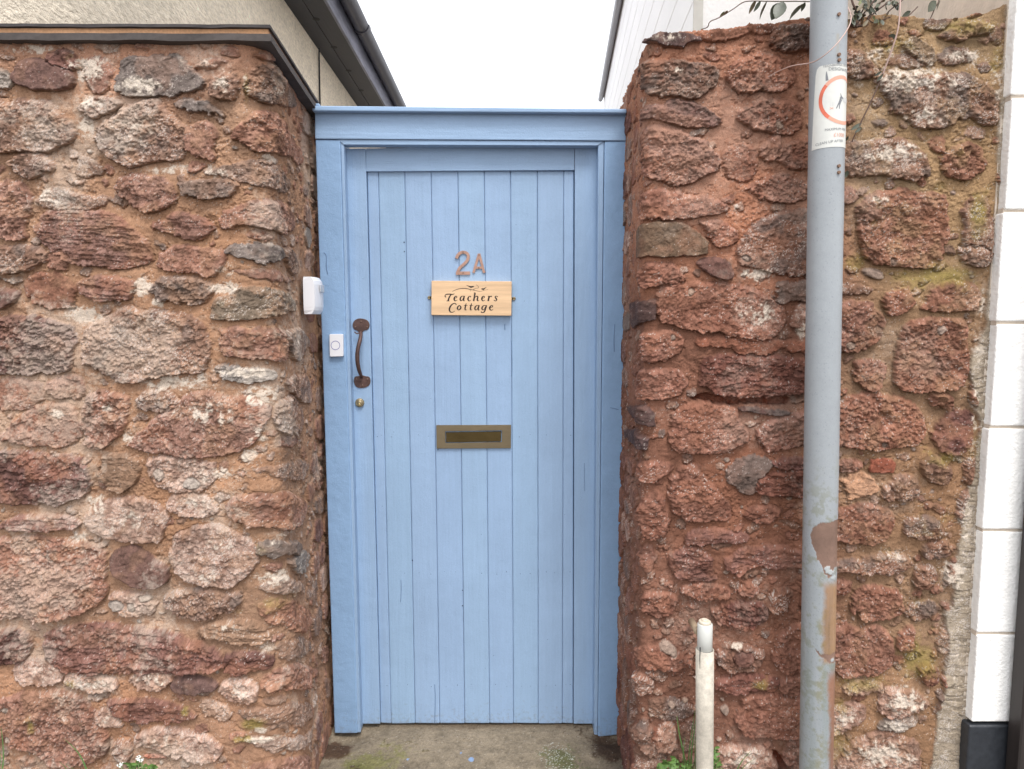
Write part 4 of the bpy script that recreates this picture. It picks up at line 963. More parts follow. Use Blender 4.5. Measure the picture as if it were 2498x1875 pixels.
# pull handle
M_IRON = mat('rusty black iron', lin(88, 66, 60), .5, .35, noise=[(35, .35, (1, 1, 1)), (200, .25, (1, 1, 1))], bump=[(250, .0008, (1, 1, 1))])
hd = bpy.data.objects.new('handle', None); SC.collection.objects.link(hd); hd.parent = gate; hd['label'] = 'rusty iron pull handle with bean shaped plates'
def blade(pts, name, m, parent, Y, t):
    q = [Vector((x, y, 0)) for x, y in pts]
    for _ in range(2):
        o = []
        for a, b in zip(q, q[1:]+q[:1]): o += [a*.75+b*.25, a*.25+b*.75]
        q = o
    bm = bmesh.new(); prism(bm, [z8(v.x, v.y, Y) for v in q][::-1], (0, t, 0), .0008); return bm_obj(name, bm, m, parent)
bp = blade([(500, 660), (545, 650), (595, 665), (612, 700), (600, 735), (565, 742), (552, 758), (530, 758), (518, 742), (492, 735), (478, 700)], 'backplate', M_IRON, hd, LY-.003, .004)
bq = blade([(505, 1160), (550, 1168), (600, 1155), (618, 1120), (608, 1080), (575, 1078), (555, 1070), (530, 1078), (500, 1078), (488, 1110)], 'backplate', M_IRON, hd, LY-.003, .004)
for x, y, par in ((503, 715, bp), (545, 675, bp), (590, 715, bp), (512, 1100, bq), (556, 1145, bq), (592, 1100, bq)):
    bm = bmesh.new(); p = z8(x, y, LY-.0035); lathe(bm, p, [(.0030, 0), (.0026, -.0012), (0, -.0016)], 10); bm_obj('screw', bm, M_SCR, par)
bm = bmesh.new(); H_ = [(545, 752, .004, 5), (545, 775, .018, 6), (540, 805, .034, 6.5), (525, 860, .044, 7), (517, 920, .046, 7.6), (520, 980, .044, 7.2), (532, 1040, .034, 6.4), (545, 1070, .016, 5.6), (548, 1085, .004, 5)]
pp = smooth_pts([z8(x, y, LY-dy) for x, y, dy, r in H_]); rr_ = np.interp(np.linspace(0, 1, len(pp)), np.linspace(0, 1, len(H_)), [h[3]/1000 for h in H_])
tube(bm, pp, list(rr_), 14); bm_obj('grip', bm, M_IRON, hd, smooth=True)
bm = bmesh.new(); tube(bm, smooth_pts([z8(498, 752, LY-.012), z8(512, 765, LY-.02), z8(530, 762, LY-.014), z8(560, 745, LY-.01)]), .0022, 8); bm_obj('thumb_latch', bm, M_IRON, hd)

# ---------------------------------------------------------------- oak name sign
M_OAK = mat('oiled oak', lin(214, 180, 142), .55, noise=[(70, .16, (.05, 1, 1)), (14, .10, (.08, 1, 1)), (300, .05, (.1, 1, 1))], bump=[(120, .0004, (.05, 1, 1))])
M_INK = mat('burnt black lettering', lin(44, 32, 28), .7)
sign = thing('name_sign', 'small oak name sign with black lettering fixed on the gate below the number', 'sign')
SY = BY-.022
bm = bmesh.new(); prism(bm, [z7(100, 1480, SY), z7(1722, 1492, SY), z7(1730, 795, SY), z7(105, 782, SY)], (0, .0215, 0), .0016, seg=2); sb = bm_obj('panel', bm, M_OAK, sign)
LYY = SY-.0004
GL = {
 'e': [[(.12,.50,.06),(.55,.58,.06),(.80,.78,.13),(.58,.99,.09),(.28,.78,.2),(.15,.40,.24),(.32,.05,.15),(.58,.03,.09),(.82,.22,.05)]],
 'a': [[(.80,.92,.08),(.55,.99,.08),(.24,.70,.2),(.15,.28,.22),(.34,.02,.12),(.58,.20,.08),(.76,.7,.08)], [(.92,.99,.20),(.80,.5,.22),(.74,.14,.2),(.86,.02,.09),(1.02,.16,.05)]],
 'c': [[(.74,.76,.17),(.70,.92,.11),(.52,.99,.08),(.24,.72,.2),(.15,.36,.24),(.32,.05,.14),(.58,.03,.08),(.80,.22,.04)]],
 'h': [[(.34,1.62,.22),(.22,.8,.22),(.10,0,.24)], [(.12,1.56,.07),(.34,1.62,.09)], [(.26,.62,.06),(.55,.98,.12),(.80,.86,.20),(.72,.45,.22),(.68,.14,.21),(.82,.02,.09),(.98,.14,.04)]],
 'r': [[(.34,.98,.23),(.24,.5,.23),(.15,0,.24)], [(.1,.88,.07),(.3,.97,.09)], [(.30,.6,.06),(.56,.96,.12),(.80,.88,.19)]],
 's': [[(.80,.76,.14),(.70,.94,.09),(.44,.97,.1),(.28,.78,.17),(.48,.52,.22),(.66,.28,.18),(.50,.04,.11),(.24,.03,.09),(.10,.22,.14)]],
 'o': [[(.55,.98,.1),(.26,.75,.19),(.14,.35,.24),(.36,.02,.1),(.70,.25,.19),(.84,.65,.22),(.55,.98,.1)]],
 't': [[(.58,1.38,.05),(.46,1.0,.17),(.32,.3,.22),(.42,.02,.11),(.66,.16,.05)], [(.18,.95,.07),(.82,.95,.07)]],
 'g': [[(.80,.92,.08),(.55,.99,.08),(.24,.70,.2),(.15,.32,.22),(.34,.06,.12),(.58,.22,.08),(.76,.7,.08)], [(.94,.99,.20),(.80,.4,.22),(.62,-.25,.19),(.34,-.46,.11),(.04,-.36,.14),(.08,-.2,.1)]],
}
bm = bmesh.new()
def word(txt, xs, base, xh):
    for ch, (x, w_) in zip(txt, xs):
        for st in GL[ch]: stroke(bm, [(x+a*w_, base-b*xh, c*xh*1.35) for a, b, c in st], z7, LYY, .001)
word('eachers', [(545, 100), (665, 115), (825, 100), (945, 125), (1105, 100), (1235, 115), (1360, 105)], 1195, 105)
word('ottage', [(610, 112), (745, 110), (855, 110), (962, 115), (1105, 120), (1262, 112)], 1383, 105)
stroke(bm, [(400, 1118, 20), (372, 1095, 18), (395, 1058, 18), (470, 1052, 22), (540, 1062, 18), (568, 1042, 8)], z7, LYY, .001)
stroke(bm, [(505, 1058, 22), (465, 1110, 30), (440, 1192, 32)], z7, LYY, .001); stroke(bm, [(408, 1194, 9), (470, 1194, 9)], z7, LYY, .001)
stroke(bm, [(605, 1275, 20), (598, 1245, 16), (550, 1238, 16), (490, 1290, 30), (462, 1360, 34), (480, 1415, 24), (530, 1425, 14), (580, 1395, 8)], z7, LYY, .001)
bm_obj('lettering', bm, M_INK, sb, 'black lettering Teachers Cottage')
bm = bmesh.new()
stroke(bm, [(525, 1000, 6), (620, 955, 10), (740, 932, 13), (840, 945, 12), (900, 965, 12), (960, 968, 10), (1010, 985, 8), (1080, 1002, 6), (1140, 990, 4), (1180, 975, 4), (1250, 960, 4)], z7, LYY, .001)
stroke(bm, [(950, 968, 8), (990, 935, 6), (1040, 935, 6), (1060, 925, 7), (1045, 885, 6), (1010, 865, 4)], z7, LYY, .001)
stroke(bm, [(885, 965, 6), (895, 1000, 3)], z7, LYY, .001); stroke(bm, [(960, 970, 6), (968, 990, 3)], z7, LYY, .001); stroke(bm, [(1150, 985, 5), (1165, 955, 5)], z7, LYY, .001)
stroke(bm, [(812, 872, 5), (860, 892, 16), (895, 910, 34), (935, 905, 30), (968, 895, 8)], z7, LYY, .001)
stroke(bm, [(1215, 912, 5), (1185, 935, 16), (1155, 955, 36), (1135, 948, 28), (1108, 948, 7)], z7, LYY, .001)
bm_obj('bird_motif', bm, M_INK, sb, 'two small black birds on a twig')
for x, y, s in ((60, 1125, -1), (1775, 1145, 1)):
    bm = bmesh.new(); p = z7(x, y, BY-.003); lathe(bm, p, [(.0062, .003), (.0062, 0), (.0025, 0), (.0025, .001), (0, .001)], 16)
    q = z7(x-s*40, y, BY-.003); prism(bm, [q+Vector((-.005, 0, -.004)), q+Vector((.005, 0, -.004)), q+Vector((.005, 0, .004)), q+Vector((-.005, 0, .004))], (0, .0028, 0))
    o = bm_obj('mirror_plate', bm, M_BR3, sign)

# ---------------------------------------------------------------- bell push on the left post
M_PL = mat('white plastic', lin(226, 226, 230), .3, spec=.5); M_RING = mat('blue ring print', lin(120, 120, 170), .5)
bell = thing('bell_push', 'small white wireless bell push with a blue ring on the left post', 'doorbell')
def rbox(bm, quad, t, r, seg=5, rf=.0012):
    """plate with rounded corners; quad clockwise from lower left"""
    q = [Vector(v) for v in quad]; pts = []
    for i in range(4):
        p, a, b = q[i], q[i-1], q[(i+1) % 4]; da, db = (a-p).normalized(), (b-p).normalized()
        for k in range(seg+1):
            s_ = k/seg; A, B = p+da*r, p+db*r; pts.append(A*(1-s_)**2+p*2*s_*(1-s_)+B*s_**2)
    prism(bm, pts, t, rf, seg=2)
bm = bmesh.new(); BPY = FY-.013
rbox(bm, [z8(315, 935, BPY), z8(414, 932, BPY), z8(412, 768, BPY), z8(312, 769, BPY)], (0, .013, 0), .004); bb = bm_obj('body', bm, M_PL, bell)
def ring(c, r0, r1, Y, m, name, parent, t=.0006):
    bm = bmesh.new(); n = 32; O = [z8(c[0]+r1*math.cos(2*math.pi*k/n), c[1]+r1*math.sin(2*math.pi*k/n), Y) for k in range(n)]; I = [z8(c[0]+r0*math.cos(2*math.pi*k/n), c[1]+r0*math.sin(2*math.pi*k/n), Y) for k in range(n)]
    vo = [bm.verts.new(v) for v in O]; vi = [bm.verts.new(v) for v in I]; bo = [bm.verts.new(v+Vector((0, t, 0))) for v in O]
    bi = [bm.verts.new(v+Vector((0, t, 0))) for v in I]
    for k in range(n):
        j = (k+1) % n; bm.faces.new((vo[k], vo[j], vi[j], vi[k])); bm.faces.new((vo[k], bo[k], bo[j], vo[j])); bm.faces.new((vi[k], vi[j], bi[j], bi[k]))
    return bm_obj(name, bm, m, parent)
ring((357, 851), 30, 34, BPY-.0005, M_RING, 'button_ring', bb)

# ---------------------------------------------------------------- white sensor box on the passage wall
sens = thing('motion_sensor', 'white plastic sensor box fixed on the left jamb beside the gate frame', 'sensor')
XF = -.590                                    # face that looks across the passage
def onx(px, py, X):
    x, y, z = ray(px, py); t = X/x; return Vector((X, y*t, CH+z*t))
def z8p(x, y): return (700+x/3.018, 560+y/3.018)
T0 = onx(*z8p(212, 345), XF); T1 = onx(*z8p(272, 365), XF+.0); B0 = onx(*z8p(213, 620), XF); B1 = onx(*z8p(268, 618), XF)
y0, y1 = T0.y, T0.y+.105; zt, zb = T0.z, B0.z; th = .040
bm = bmesh.new(); sec = []
prof_ = [(0, .0), (.10, .5), (.25, .85), (.5, 1), (.75, .96), (.92, .7), (1.0, .2)]
nn = 10
rings = []
for k in range(nn+1):
    s_ = k/nn; z = zb+(zt-zb)*s_; inset = .012*(abs(2*s_-1)**6)
    row = [Vector((XF-th, y0+inset*.4, z))]
    row += [Vector((XF-.006+.008*math.sin(math.pi*f)**.8-inset*.9, y0+.002+(y1-y0-.004)*f, z)) for f in [i/10 for i in range(11)]]
    row += [Vector((XF-th, y1-inset*.4, z))]; rings.append([bm.verts.new(v) for v in row])
for a, b in zip(rings[:-1], rings[1:]):
    n = len(a)
    for i in range(n): bm.faces.new((a[i], a[(i+1) % n], b[(i+1) % n], b[i]))
bm.faces.new(rings[0][::-1]); bm.faces.new(rings[-1])
bmesh.ops.bevel(bm, geom=[e for e in bm.edges if e.calc_face_angle(0) > .6], offset=.004, segments=3, affect='EDGES')
hb = bm_obj('housing', bm, M_PL, sens)
bm = bmesh.new(); zl, zh = zb+(zt-zb)*.60, zb+(zt-zb)*.80; xx = XF+.0030
prism(bm, [(xx, y0+.03, zl), (xx, y0+.075, zl), (xx, y0+.075, zh), (xx, y0+.03, zh)], (.0025, 0, 0), .001); bm_obj('window', bm, mat('grey translucent lens', lin(190, 192, 196), .25), hb)
# ---------------------------------------------------------------- grey street pole in front of the right wall
PT, PB = at(2023, -60, 1.765), at(1990.5, 1875, 1.765)
ax = (PB-PT); dirp = ax.normalized(); R = .0428
lean = PT.x+(PB.x-PT.x)*((PT.z)/(PT.z-PB.z))                 # x at the ground
top = PT - dirp*1.2; base = PT + dirp*((PT.z+.03)/-dirp.z)
pole = thing('street_pole', 'leaning grey steel street pole with rust and peeling paint before the right wall', 'pole')
def pole_mesh():
    na, nl = 150, 1500; a = np.linspace(0, 2*np.pi, na, endpoint=False); s = np.linspace(0, 1, nl)
    A, S_ = np.meshgrid(a, s, indexing='ij'); Lg = (base-top).length
    bx = np.array(top)[None, None]+np.array(base-top)[None, None]*S_[..., None]
    X = np.cos(A); Y = np.sin(A); arc = (A*R).astype(np.float32); z = bx[..., 2].astype(np.float32)
    n1 = fbm(arc, z, 12, 4, 301); n2 = fbm(arc, z, 70, 4, 305, gain=.7); n3 = fbm(arc*1.0, z, 40, 4, 311, sx=2.5, sy=.15); hsh = np.random.RandomState(3).rand(*A.shape)
    # where each vertex would be seen in the photograph's measurements
    phi = math.atan2(PT.x*.5+PB.x*.5, PT.y); fx = R*(X*math.cos(phi)-Y*math.sin(phi)); YV = X*math.sin(phi)+Y*math.cos(phi)   # across the line of sight, and depth
    def zz(py): return a2(1775, py, 1.72).z
    def xx(px, py):
        t = (top.z-zz(py))/(top.z-base.z); c = top+(base-top)*t; r = Vector(ray(px*K22, py*K22)); d2 = Vector((r.x, r.y)).normalized()
        return d2.x*c.y-d2.y*c.x
    C = np.ones(A.shape+(3,), np.float32)*srgb((168, 173, 177)); C *= (1+.04*n1+.03*n2)[..., None]
    D = np.zeros(A.shape, np.float32)
    front = YV < .35
    al = sstep(zz(900), zz(1150), z)*sstep(.1, .8, n2*.8+.5*n1+.25)*.5; al = al[..., None]
    C = C*(1-al)+srgb((128, 128, 96))*al
    dirt = (sstep(zz(1150), zz(1500), z)*.25*(1+n3))[..., None]; C = C*(1-dirt)+srgb((134, 144, 140))*dirt
    rust = srgb((140, 112, 98)); rust2 = srgb((166, 126, 88)); rust3 = srgb((150, 102, 76))
    def poly_mask(pts):
        P_ = [(xx(x, y), zz(y)) for x, y in pts]; ins = np.zeros(A.shape, bool); wx = fx+.0022*n2; wy = z+.003*n2+.002*n1
        for (ax_, ay), (bx_, by) in zip(P_, P_[1:]+P_[:1]):
            ins ^= ((ay > wy) != (by > wy)) & (wx < (bx_-ax_)*(wy-ay)/(by-ay+1e-9)+ax_)
        return ins & front
    m1 = poly_mask([(1772, 1130), (1800, 1127), (1830, 1127), (1830, 1228), (1802, 1228), (1796, 1245), (1790, 1250), (1782, 1240), (1770, 1215), (1752, 1180), (1750, 1160), (1757, 1143)])
    halo = sstep(zz(1250), zz(1275), z)*sstep(zz(1440), zz(1425), z)*sstep(-.012, .004, fx-xx(1780, 1340)+.0035*n2+.004*n1)*(YV < .3)
    m3 = poly_mask([(1760, 1408), (1775, 1415), (1830, 1412), (1830, 1440), (1790, 1432), (1775, 1422)])
    low = sstep(zz(1440), zz(1475), z)*sstep(-.005, .008, fx-xx(1787, 1500)+.004*n1+.003*n2-.006*sstep(zz(1440), zz(1660), z))*(YV < .4)
    h = np.clip(halo, 0, 1)[..., None]; C = C*(1-h*.85)+(rust2*(1+.25*n3)[..., None])*h*.85
    h = np.clip(low, 0, 1)[..., None]; C = C*(1-h*.85)+(rust3*(1+.3*n3)[..., None])*h*.85
    # yellow-green tide line beside the rust
    h = (np.clip(sstep(zz(1245), zz(1300), z)*np.exp(-((fx-xx(1774, 1340))/.010)**2)*(YV < .3)*np.clip(.5+n2+n1, 0, 1.3), 0, 1)*.35)[..., None]; C = C*(1-h)+srgb((150, 142, 100))*h
    for m in (m1, m3):
        C[m] = (rust*(1+.2*n1+.12*n2)[..., None])[m]; D[m] = -.0006
    # curl of lifted paint, pale, at the tips
    for px, py, r in ((1792, 1238, 7), (1800, 1250, 5), (1786, 1228, 5), (1796, 1428, 4)):
        q = ((fx-xx(px, py))**2+(z-zz(py))**2 < (r*.0010*(1+.9*n2))**2)&front; C[q] = srgb((186, 190, 190)); D[q] = .0008
    # bolt rust weeps
    for py, st in ((72, 1.0), (200, .6), (210, .6), (585/2.2164*1.0, 0)):
        if st: 
            q = (np.exp(-((fx-xx(1810, py))/.0035)**2)*sstep(zz(py)+.004, zz(py)-.002, z)*sstep(zz(py)-.09*st, zz(py)-.005, z)*(YV < 0)*.4*st)[..., None]; C = C*(1-q)+srgb((176, 160, 130))*q
    sp = (hsh < .012+.03*sstep(zz(1000), zz(1500), z)); C[sp] *= .78
    rad = R+D+.0002*n1
    V = bx+np.stack([X*rad, Y*rad, np.zeros_like(X)], -1)
    V = V.reshape(-1, 3).astype(np.float32)
    i = np.arange(na)[:, None]; j = np.arange(nl-1)[None]; i2 = (i+1) % na
    F = np.stack([(i*nl+j), (i*nl+j+1), (i2*nl+j+1), (i2*nl+j)], -1).reshape(-1, 4).astype(np.int32)
    me = bpy.data.meshes.new('shaft'); me.vertices.add(len(V)); me.vertices.foreach_set('co', V.ravel()); me.loops.add(F.size); me.loops.foreach_set('vertex_index', F.ravel())
    me.polygons.add(len(F)); me.polygons.foreach_set('loop_start', np.arange(0, F.size, 4, dtype=np.int32)); me.polygons.foreach_set('use_smooth', np.ones(len(F), bool)); me.update(calc_edges=True)
    ca = me.attributes.new('Col', 'FLOAT_COLOR', 'POINT'); q = np.ones((len(V), 4), np.float32); q[:, :3] = np.clip(C, .01, .8).reshape(-1, 3); ca.data.foreach_set('color', q.ravel())
    return me
link('shaft', pole_mesh(), vmat('grey pole paint', .42, 300, .05, ((300, .0003),), .45), pole)
def on_pole(u, z, off=.0008):                 # u: arc metres to the right of the line facing the camera
    t = (top.z-z)/(top.z-base.z); c = top+(base-top)*t; th0 = math.atan2(-c.y, -c.x); a = th0+u/R
    return Vector((c.x+(R+off)*math.cos(a), c.y+(R+off)*math.sin(a), z))
def pole_u(px, py):                           # arc position of a measured point on the pole (2212 scale)
    z = a2(px, py, 1.722).z; t = (top.z-z)/(top.z-base.z); c = top+(base-top)*t; r = Vector(ray(px*K22, py*K22)); d2 = Vector((r.x, r.y)).normalized(); cc = Vector((c.x, c.y))
    off = d2.x*cc.y-d2.y*cc.x                  # signed distance: + when the ray passes right of the axis
    off = max(-.995, min(.995, off/R)); return math.asin(off)*R, z
for x, y in ((1811, 31), (1811, 112), (1811, 118), (1811.5, 129.5), (1810.5, 358), (1810.5, 372)):
    if y == 112: continue
    u, z = pole_u(x, y); p = on_pole(u, z, -.001); q = on_pole(u, z, .0045); bm = bmesh.new(); tube(bm, [p, q], .0042, 8); bm_obj('bolt', bm, mat('rusty bolt', lin(120, 92, 74), .7, noise=[(200, .3, (1, 1, 1))]), pole)
# sticker (measured on its own enlargement: scale 6.6375, origin 1950,130)
M_STK = mat('faded white sticker', lin(208, 208, 202), .5, noise=[(60, .04, (1, 1, 1)), (9, .04, (1, 1, 1))])
M_SR = mat('faded red print', lin(206, 104, 78), .6, noise=[(40, .2, (1, 1, 1))]); M_SR2 = mat('pale red print', lin(216, 158, 136), .6)
M_ST = mat('grey print', lin(120, 122, 126), .6); M_ST2 = mat('faint print', lin(196, 196, 194), .6)
def sk(x, y): return pole_u((1950+x/6.6375)/K22, (130+y/6.6375)/K22)
uc0, zc0 = sk(530, 160)
def su(x, y):
    u, z = sk(x, y); return u, z
stk = None
def sheet(name, rows, m, off, parent):
    """rows: list of ((xl,y),(xr,y)) measured pairs; bent round the pole"""
    bm = bmesh.new(); R_ = []
    for (l, r) in rows:
        a, b = su(*l), su(*r) if r is not None else None
        if r is None: b = (a[0]+.105, a[1])
        R_.append([bm.verts.new(on_pole(a[0]+(b[0]-a[0])*k/16, a[1]+(b[1]-a[1])*k/16, off)) for k in range(17)])
    for a, b in zip(R_[:-1], R_[1:]):
        for k in range(16): bm.faces.new((a[k], a[k+1], b[k+1], b[k])).smooth = True
    return bm_obj(name, bm, m, parent)
uL = [su(272, 300), su(240, 800), su(205, 1510)]
bm = bmesh.new(); W_ = .120; nr = 40; R_ = []
zt_, zb_ = sk(320, 175)[1], sk(205, 1525)[1]
for i in range(nr+1):
    s_ = i/nr; u0 = np.interp(s_, [0, .03, .1, .5, 1], [su(330, 185)[0], su(290, 215)[0], su(272, 300)[0], su(240, 800)[0], su(207, 1515)[0]])
    row = []
    for k in range(33):
        u = u0+(W_*k/32); tilt = .10*(u-u0)-.55*max(0, u-u0)**2*0
        row.append(bm.verts.new(on_pole(u, zt_+(zb_-zt_)*s_+tilt*.35, .0007)))
    R_.append(row)
for a, b in zip(R_[:-1], R_[1:]):
    for k in range(32): bm.faces.new((a[k], a[k+1], b[k+1], b[k])).smooth = True
stk = bm_obj('sticker', bm, M_STK, pole, 'faded white dog fouling notice with an orange red ring wrapped round the pole')
def pst(bm, pts, off=.0011, wpx=1.0, it=2):
    """printed stroke on the pole surface: (u, z, width)"""
    P = [Vector(p) for p in pts]
    if len(P) > 2:
        for _ in range(it):
            o = [P[0]]
            for a, b in zip(P[:-1], P[1:]): o += [a*.75+b*.25, a*.25+b*.75]
            P = o+[P[-1]]
    prev = None
    for i, p in enumerate(P):
        d = P[min(i+1, len(P)-1)]-P[max(i-1, 0)]; l = math.hypot(d.x, d.y) or 1; nx, ny = -d.y/l*p.z/2, d.x/l*p.z/2
        c = (bm.verts.new(on_pole(p.x+nx, p.y+ny, off)), bm.verts.new(on_pole(p.x-nx, p.y-ny, off)))
        if prev: bm.faces.new((prev[0], c[0], c[1], prev[1]))
        prev = c
# ring: circle in the sticker's own plane
lx, lz = sk(345, 790); tz = sk(700, 375)[1]; bz = sk(700, 1115)[1]; rad_ = (tz-bz)/2; cu, cz = lx+rad_, (tz+bz)/2
bm = bmesh.new(); bm2 = bmesh.new()
for k in range(72):
    a0, a1 = 2*math.pi*k/72, 2*math.pi*(k+1)/72; ang = math.degrees((a0+a1)/2)
    b_ = bm if 142 < ang < 232 else bm2
    q = [(cu+r*math.cos(a), cz+r*math.sin(a)) for r, a in ((rad_-.0042, a0), (rad_+.0042, a0), (rad_+.0042, a1), (rad_-.0042, a1))]
    b_.faces.new([b_.verts.new(on_pole(u, z, .0011)) for u, z in q])
bm_obj('ring_print', bm, M_SR, stk); bm_obj('ring_print', bm2, M_SR2, stk)
bm = bmesh.new(); u, z = sk(440, 280); u2, z2 = sk(450, 430)
pst(bm, [(u, z, .001), (u+.0006, (z+z2)/2, .005), (u2, z2, .006)]); bm_obj('torn_mark', bm, M_ST, stk)
# dog pictogram, faded: haunch, tail and hind legs with the body running round the pole
def D_(x, y, w_): u, z = sk(min(x, 745), y); return (u+max(0, x-745)*.00012, z, w_)
bm = bmesh.new()
for st in ([D_(660, 640, .001), D_(668, 690, .003), D_(700, 725, .004)], [D_(668, 700, .006), D_(655, 760, .005), D_(620, 830, .003), D_(592, 890, .0022)], [D_(672, 740, .005), D_(645, 820, .003), D_(640, 895, .002)]):
    pst(bm, st)
bm_obj('dog_print', bm, M_ST, stk)
bm = bmesh.new(); u, z = sk(700, 735); pst(bm, [(u, z, .010), (u+.012, z, .012), (u+.03, z+.001, .014), (u+.036, z+.010, .008), (u+.043, z+.012, .004)], .0012)
pst(bm, [(u+.030, z, .004), (u+.031, z-.015, .002)], .0012); bm_obj('dog_print', bm, M_ST2, stk)
bm = bmesh.new()
for x in (498, 532, 556): pst(bm, [sk(x, 790)+(.0006,), sk(x+4, 850)+(.0006,)])
bm_obj('steam_print', bm, M_ST2, stk)
bm = bmesh.new(); pst(bm, [sk(490, 870)+(.0011,), sk(545, 900)+(.0011,)]); pst(bm, [sk(490, 905)+(.0011,), sk(545, 875)+(.0011,)], .0013); bm_obj('cross_print', bm, M_SR2, stk)
def ptext(txt, u, z, size, m, rise=.03, name='lettering', arch=0):
    cu_ = bpy.data.curves.new('t', 'FONT'); cu_.body = txt; cu_.size = size; ob = bpy.data.objects.new('t', cu_); SC.collection.objects.link(ob)
    dg = bpy.context.evaluated_depsgraph_get(); dg.update(); me = bpy.data.meshes.new_from_object(ob.evaluated_get(dg))
    bpy.data.objects.remove(ob)
    for v in me.vertices:
        uu = u+v.co.x; v.co = on_pole(uu, z+v.co.y+rise*v.co.x-arch*(v.co.x-.035)**2, .0012)
    return link(name, me, m, stk)
u, z = sk(385, 212); ptext('TEIGNBRIDGE DISTRICT', u, z, .0072, M_ST, .05)
u, z = sk(470, 270); ptext('DESIGNATED', u, z, .0105, M_ST, -.02)
u, z = sk(412, 1250); ptext('MAXIMUM FINE', u, z, .0085, M_ST, .05)
u, z = sk(548, 1345); ptext('\u00a31000', u, z, .0125, M_SR2, .02)
u, z = sk(268, 1470); ptext('CLEAN UP AFTER', u, z, .0088, M_ST, .10)

# ---------------------------------------------------------------- plastic standpipe at the wall foot
cond = thing('conduit_pipe', 'short off-white plastic conduit standing against the right wall, capped at the top', 'pipe')
CY = 1.80
c1, c0 = a2(1522.5, 1402, CY), a2(1522, 1660, CY); d_ = (c0-c1); foot = c1+d_*((c1.z+.03)/-d_.z)
M_CON = mat('stained pale plastic', lin(186, 178, 164), .7, noise=[(60, .2, (1, 1, 1)), (250, .12, (1, 1, 1)), (4, .08, (1, 1, 1))], bump=[(200, .0005, (1, 1, 1))])
M_CON2 = mat('white plastic pipe', lin(198, 198, 192), .45, noise=[(30, .04, (1, 1, 1))])
r0 = (a2(1542, 1500, CY)-a2(1505, 1500, CY)).x/2; r1 = r0*.86
bm = bmesh.new(); n = 32
rings = []
for s_, r in ((0, r0*1.04), (.35, r0*1.02), (.6, r0), (1, r0)):
    c = c1+(foot-c1)*s_; rings.append([bm.verts.new(c+Vector((r*math.cos(a), r*math.sin(a), 0))) for a in [2*math.pi*k/n for k in range(n)]])
inn_ = [bm.verts.new(c1+Vector((r1*1.04*math.cos(a), r1*1.04*math.sin(a), 0))) for a in [2*math.pi*k/n for k in range(n)]]
in2 = [bm.verts.new(c1+Vector((r1*1.04*math.cos(a), r1*1.04*math.sin(a), -.04))) for a in [2*math.pi*k/n for k in range(n)]]
for a, b in [(in2, inn_), (inn_, rings[0])]+list(zip(rings[:-1], rings[1:])):
    for k in range(n): bm.faces.new((a[k], b[k], b[(k+1) % n], a[(k+1) % n])).smooth = True
bm_obj('sleeve', bm, M_CON, cond)
bm = bmesh.new(); p = a2(1515, 1400, CY-r0-.001); tube(bm, [p+Vector((-.003, .001, .002)), p+Vector((-.003, .0012, -.03)), p+Vector((-.002, .0012, -.06))], [.0016, .0012, .0004], 6); bm_obj('split', bm, M_DARK, cond)
bm = bmesh.new(); tp = a2(1523, 1346, CY); 
def cyl(bm, a, b, r, n=32, bev=.002):
    d = (b-a); k_ = [(0, r-bev), (bev/d.length, r), (1, r)]
    tube(bm, [a+d*t for t, _ in k_], [q for _, q in k_], n)
cyl(bm, tp, c1-Vector((0, 0, .03)), r1); up_ = bm_obj('pipe', bm, M_CON2, cond)
bm = bmesh.new(); q = Vector((tp.x-.001, tp.y, tp.z)); cyl(bm, q+Vector((0, 0, .008)), q-Vector((0, 0, .002)), r1*.80); cyl(bm, q+Vector((0, 0, .012)), q+Vector((0, 0, .007)), r1*.42, 20, .001); bm_obj('cap', bm, mat('yellowed cap', lin(206, 194, 176), .6, noise=[(90, .1, (1, 1, 1))]), up_)
bm = bmesh.new(); e = a2(1507, 1362, CY+.02); cyl(bm, e+Vector((-.001, -.008, 0)), e+Vector((-.001, .06, 0)), .010, 18); bm_obj('clip', bm, mat('yellowed clip', lin(160, 140, 116), .7), cond)

# ---------------------------------------------------------------- climber over the right wall
M_LEAF = [mat('dark leaf', lin(76, 80, 66), .4, noise=[(60, .25, (1, 1, 1))], bump=[(120, .001, (1, 1, 1))]), mat('bright leaf', lin(112, 116, 76), .45, noise=[(60, .2, (1, 1, 1))]), mat('bronze leaf', lin(104, 92, 70), .5)]
M_STEM = mat('woody stem', lin(92, 70, 60), .7, noise=[(100, .25, (1, 1, 1))]); M_TEN = mat('pinkish tendril', lin(186, 158, 148), .6)
def z3(x, y, Y): return at(1720+x/3.16, y/3.16, Y)            # measured on the enlarged top strip
def r1_(x, y, Y): return at(1500+x/2.2164, y/2.2164, Y)
rl = random.Random(12)
def leaf(bm, base_, tip, w_, roll=0, mi=0, curl=.15):
    d = tip-base_; L_ = d.length; d = d.normalized(); s_ = d.cross(Vector((0, -1, 0))).normalized(); nrm = s_.cross(d)
    s_ = (s_*math.cos(roll)+nrm*math.sin(roll)).normalized(); nrm = s_.cross(d); prev = None
    for t, ww in ((0, .05), (.12, .55), (.3, .95), (.5, 1), (.7, .78), (.87, .4), (1, .02)):
        c = base_+d*L_*t+nrm*(-curl*L_*math.sin(t*2.2)); r = [bm.verts.new(c-s_*w_/2*ww+nrm*.12*w_*ww), bm.verts.new(c), bm.verts.new(c+s_*w_/2*ww+nrm*.12*w_*ww)]
        if prev:
            for k in range(2): f = bm.faces.new((prev[k], prev[k+1], r[k+1], r[k])); f.material_index = mi; f.smooth = True
        prev = r
clm = thing('climbing_plant', 'sparse dark leaved climber trailing over the top of the right wall', 'plant')
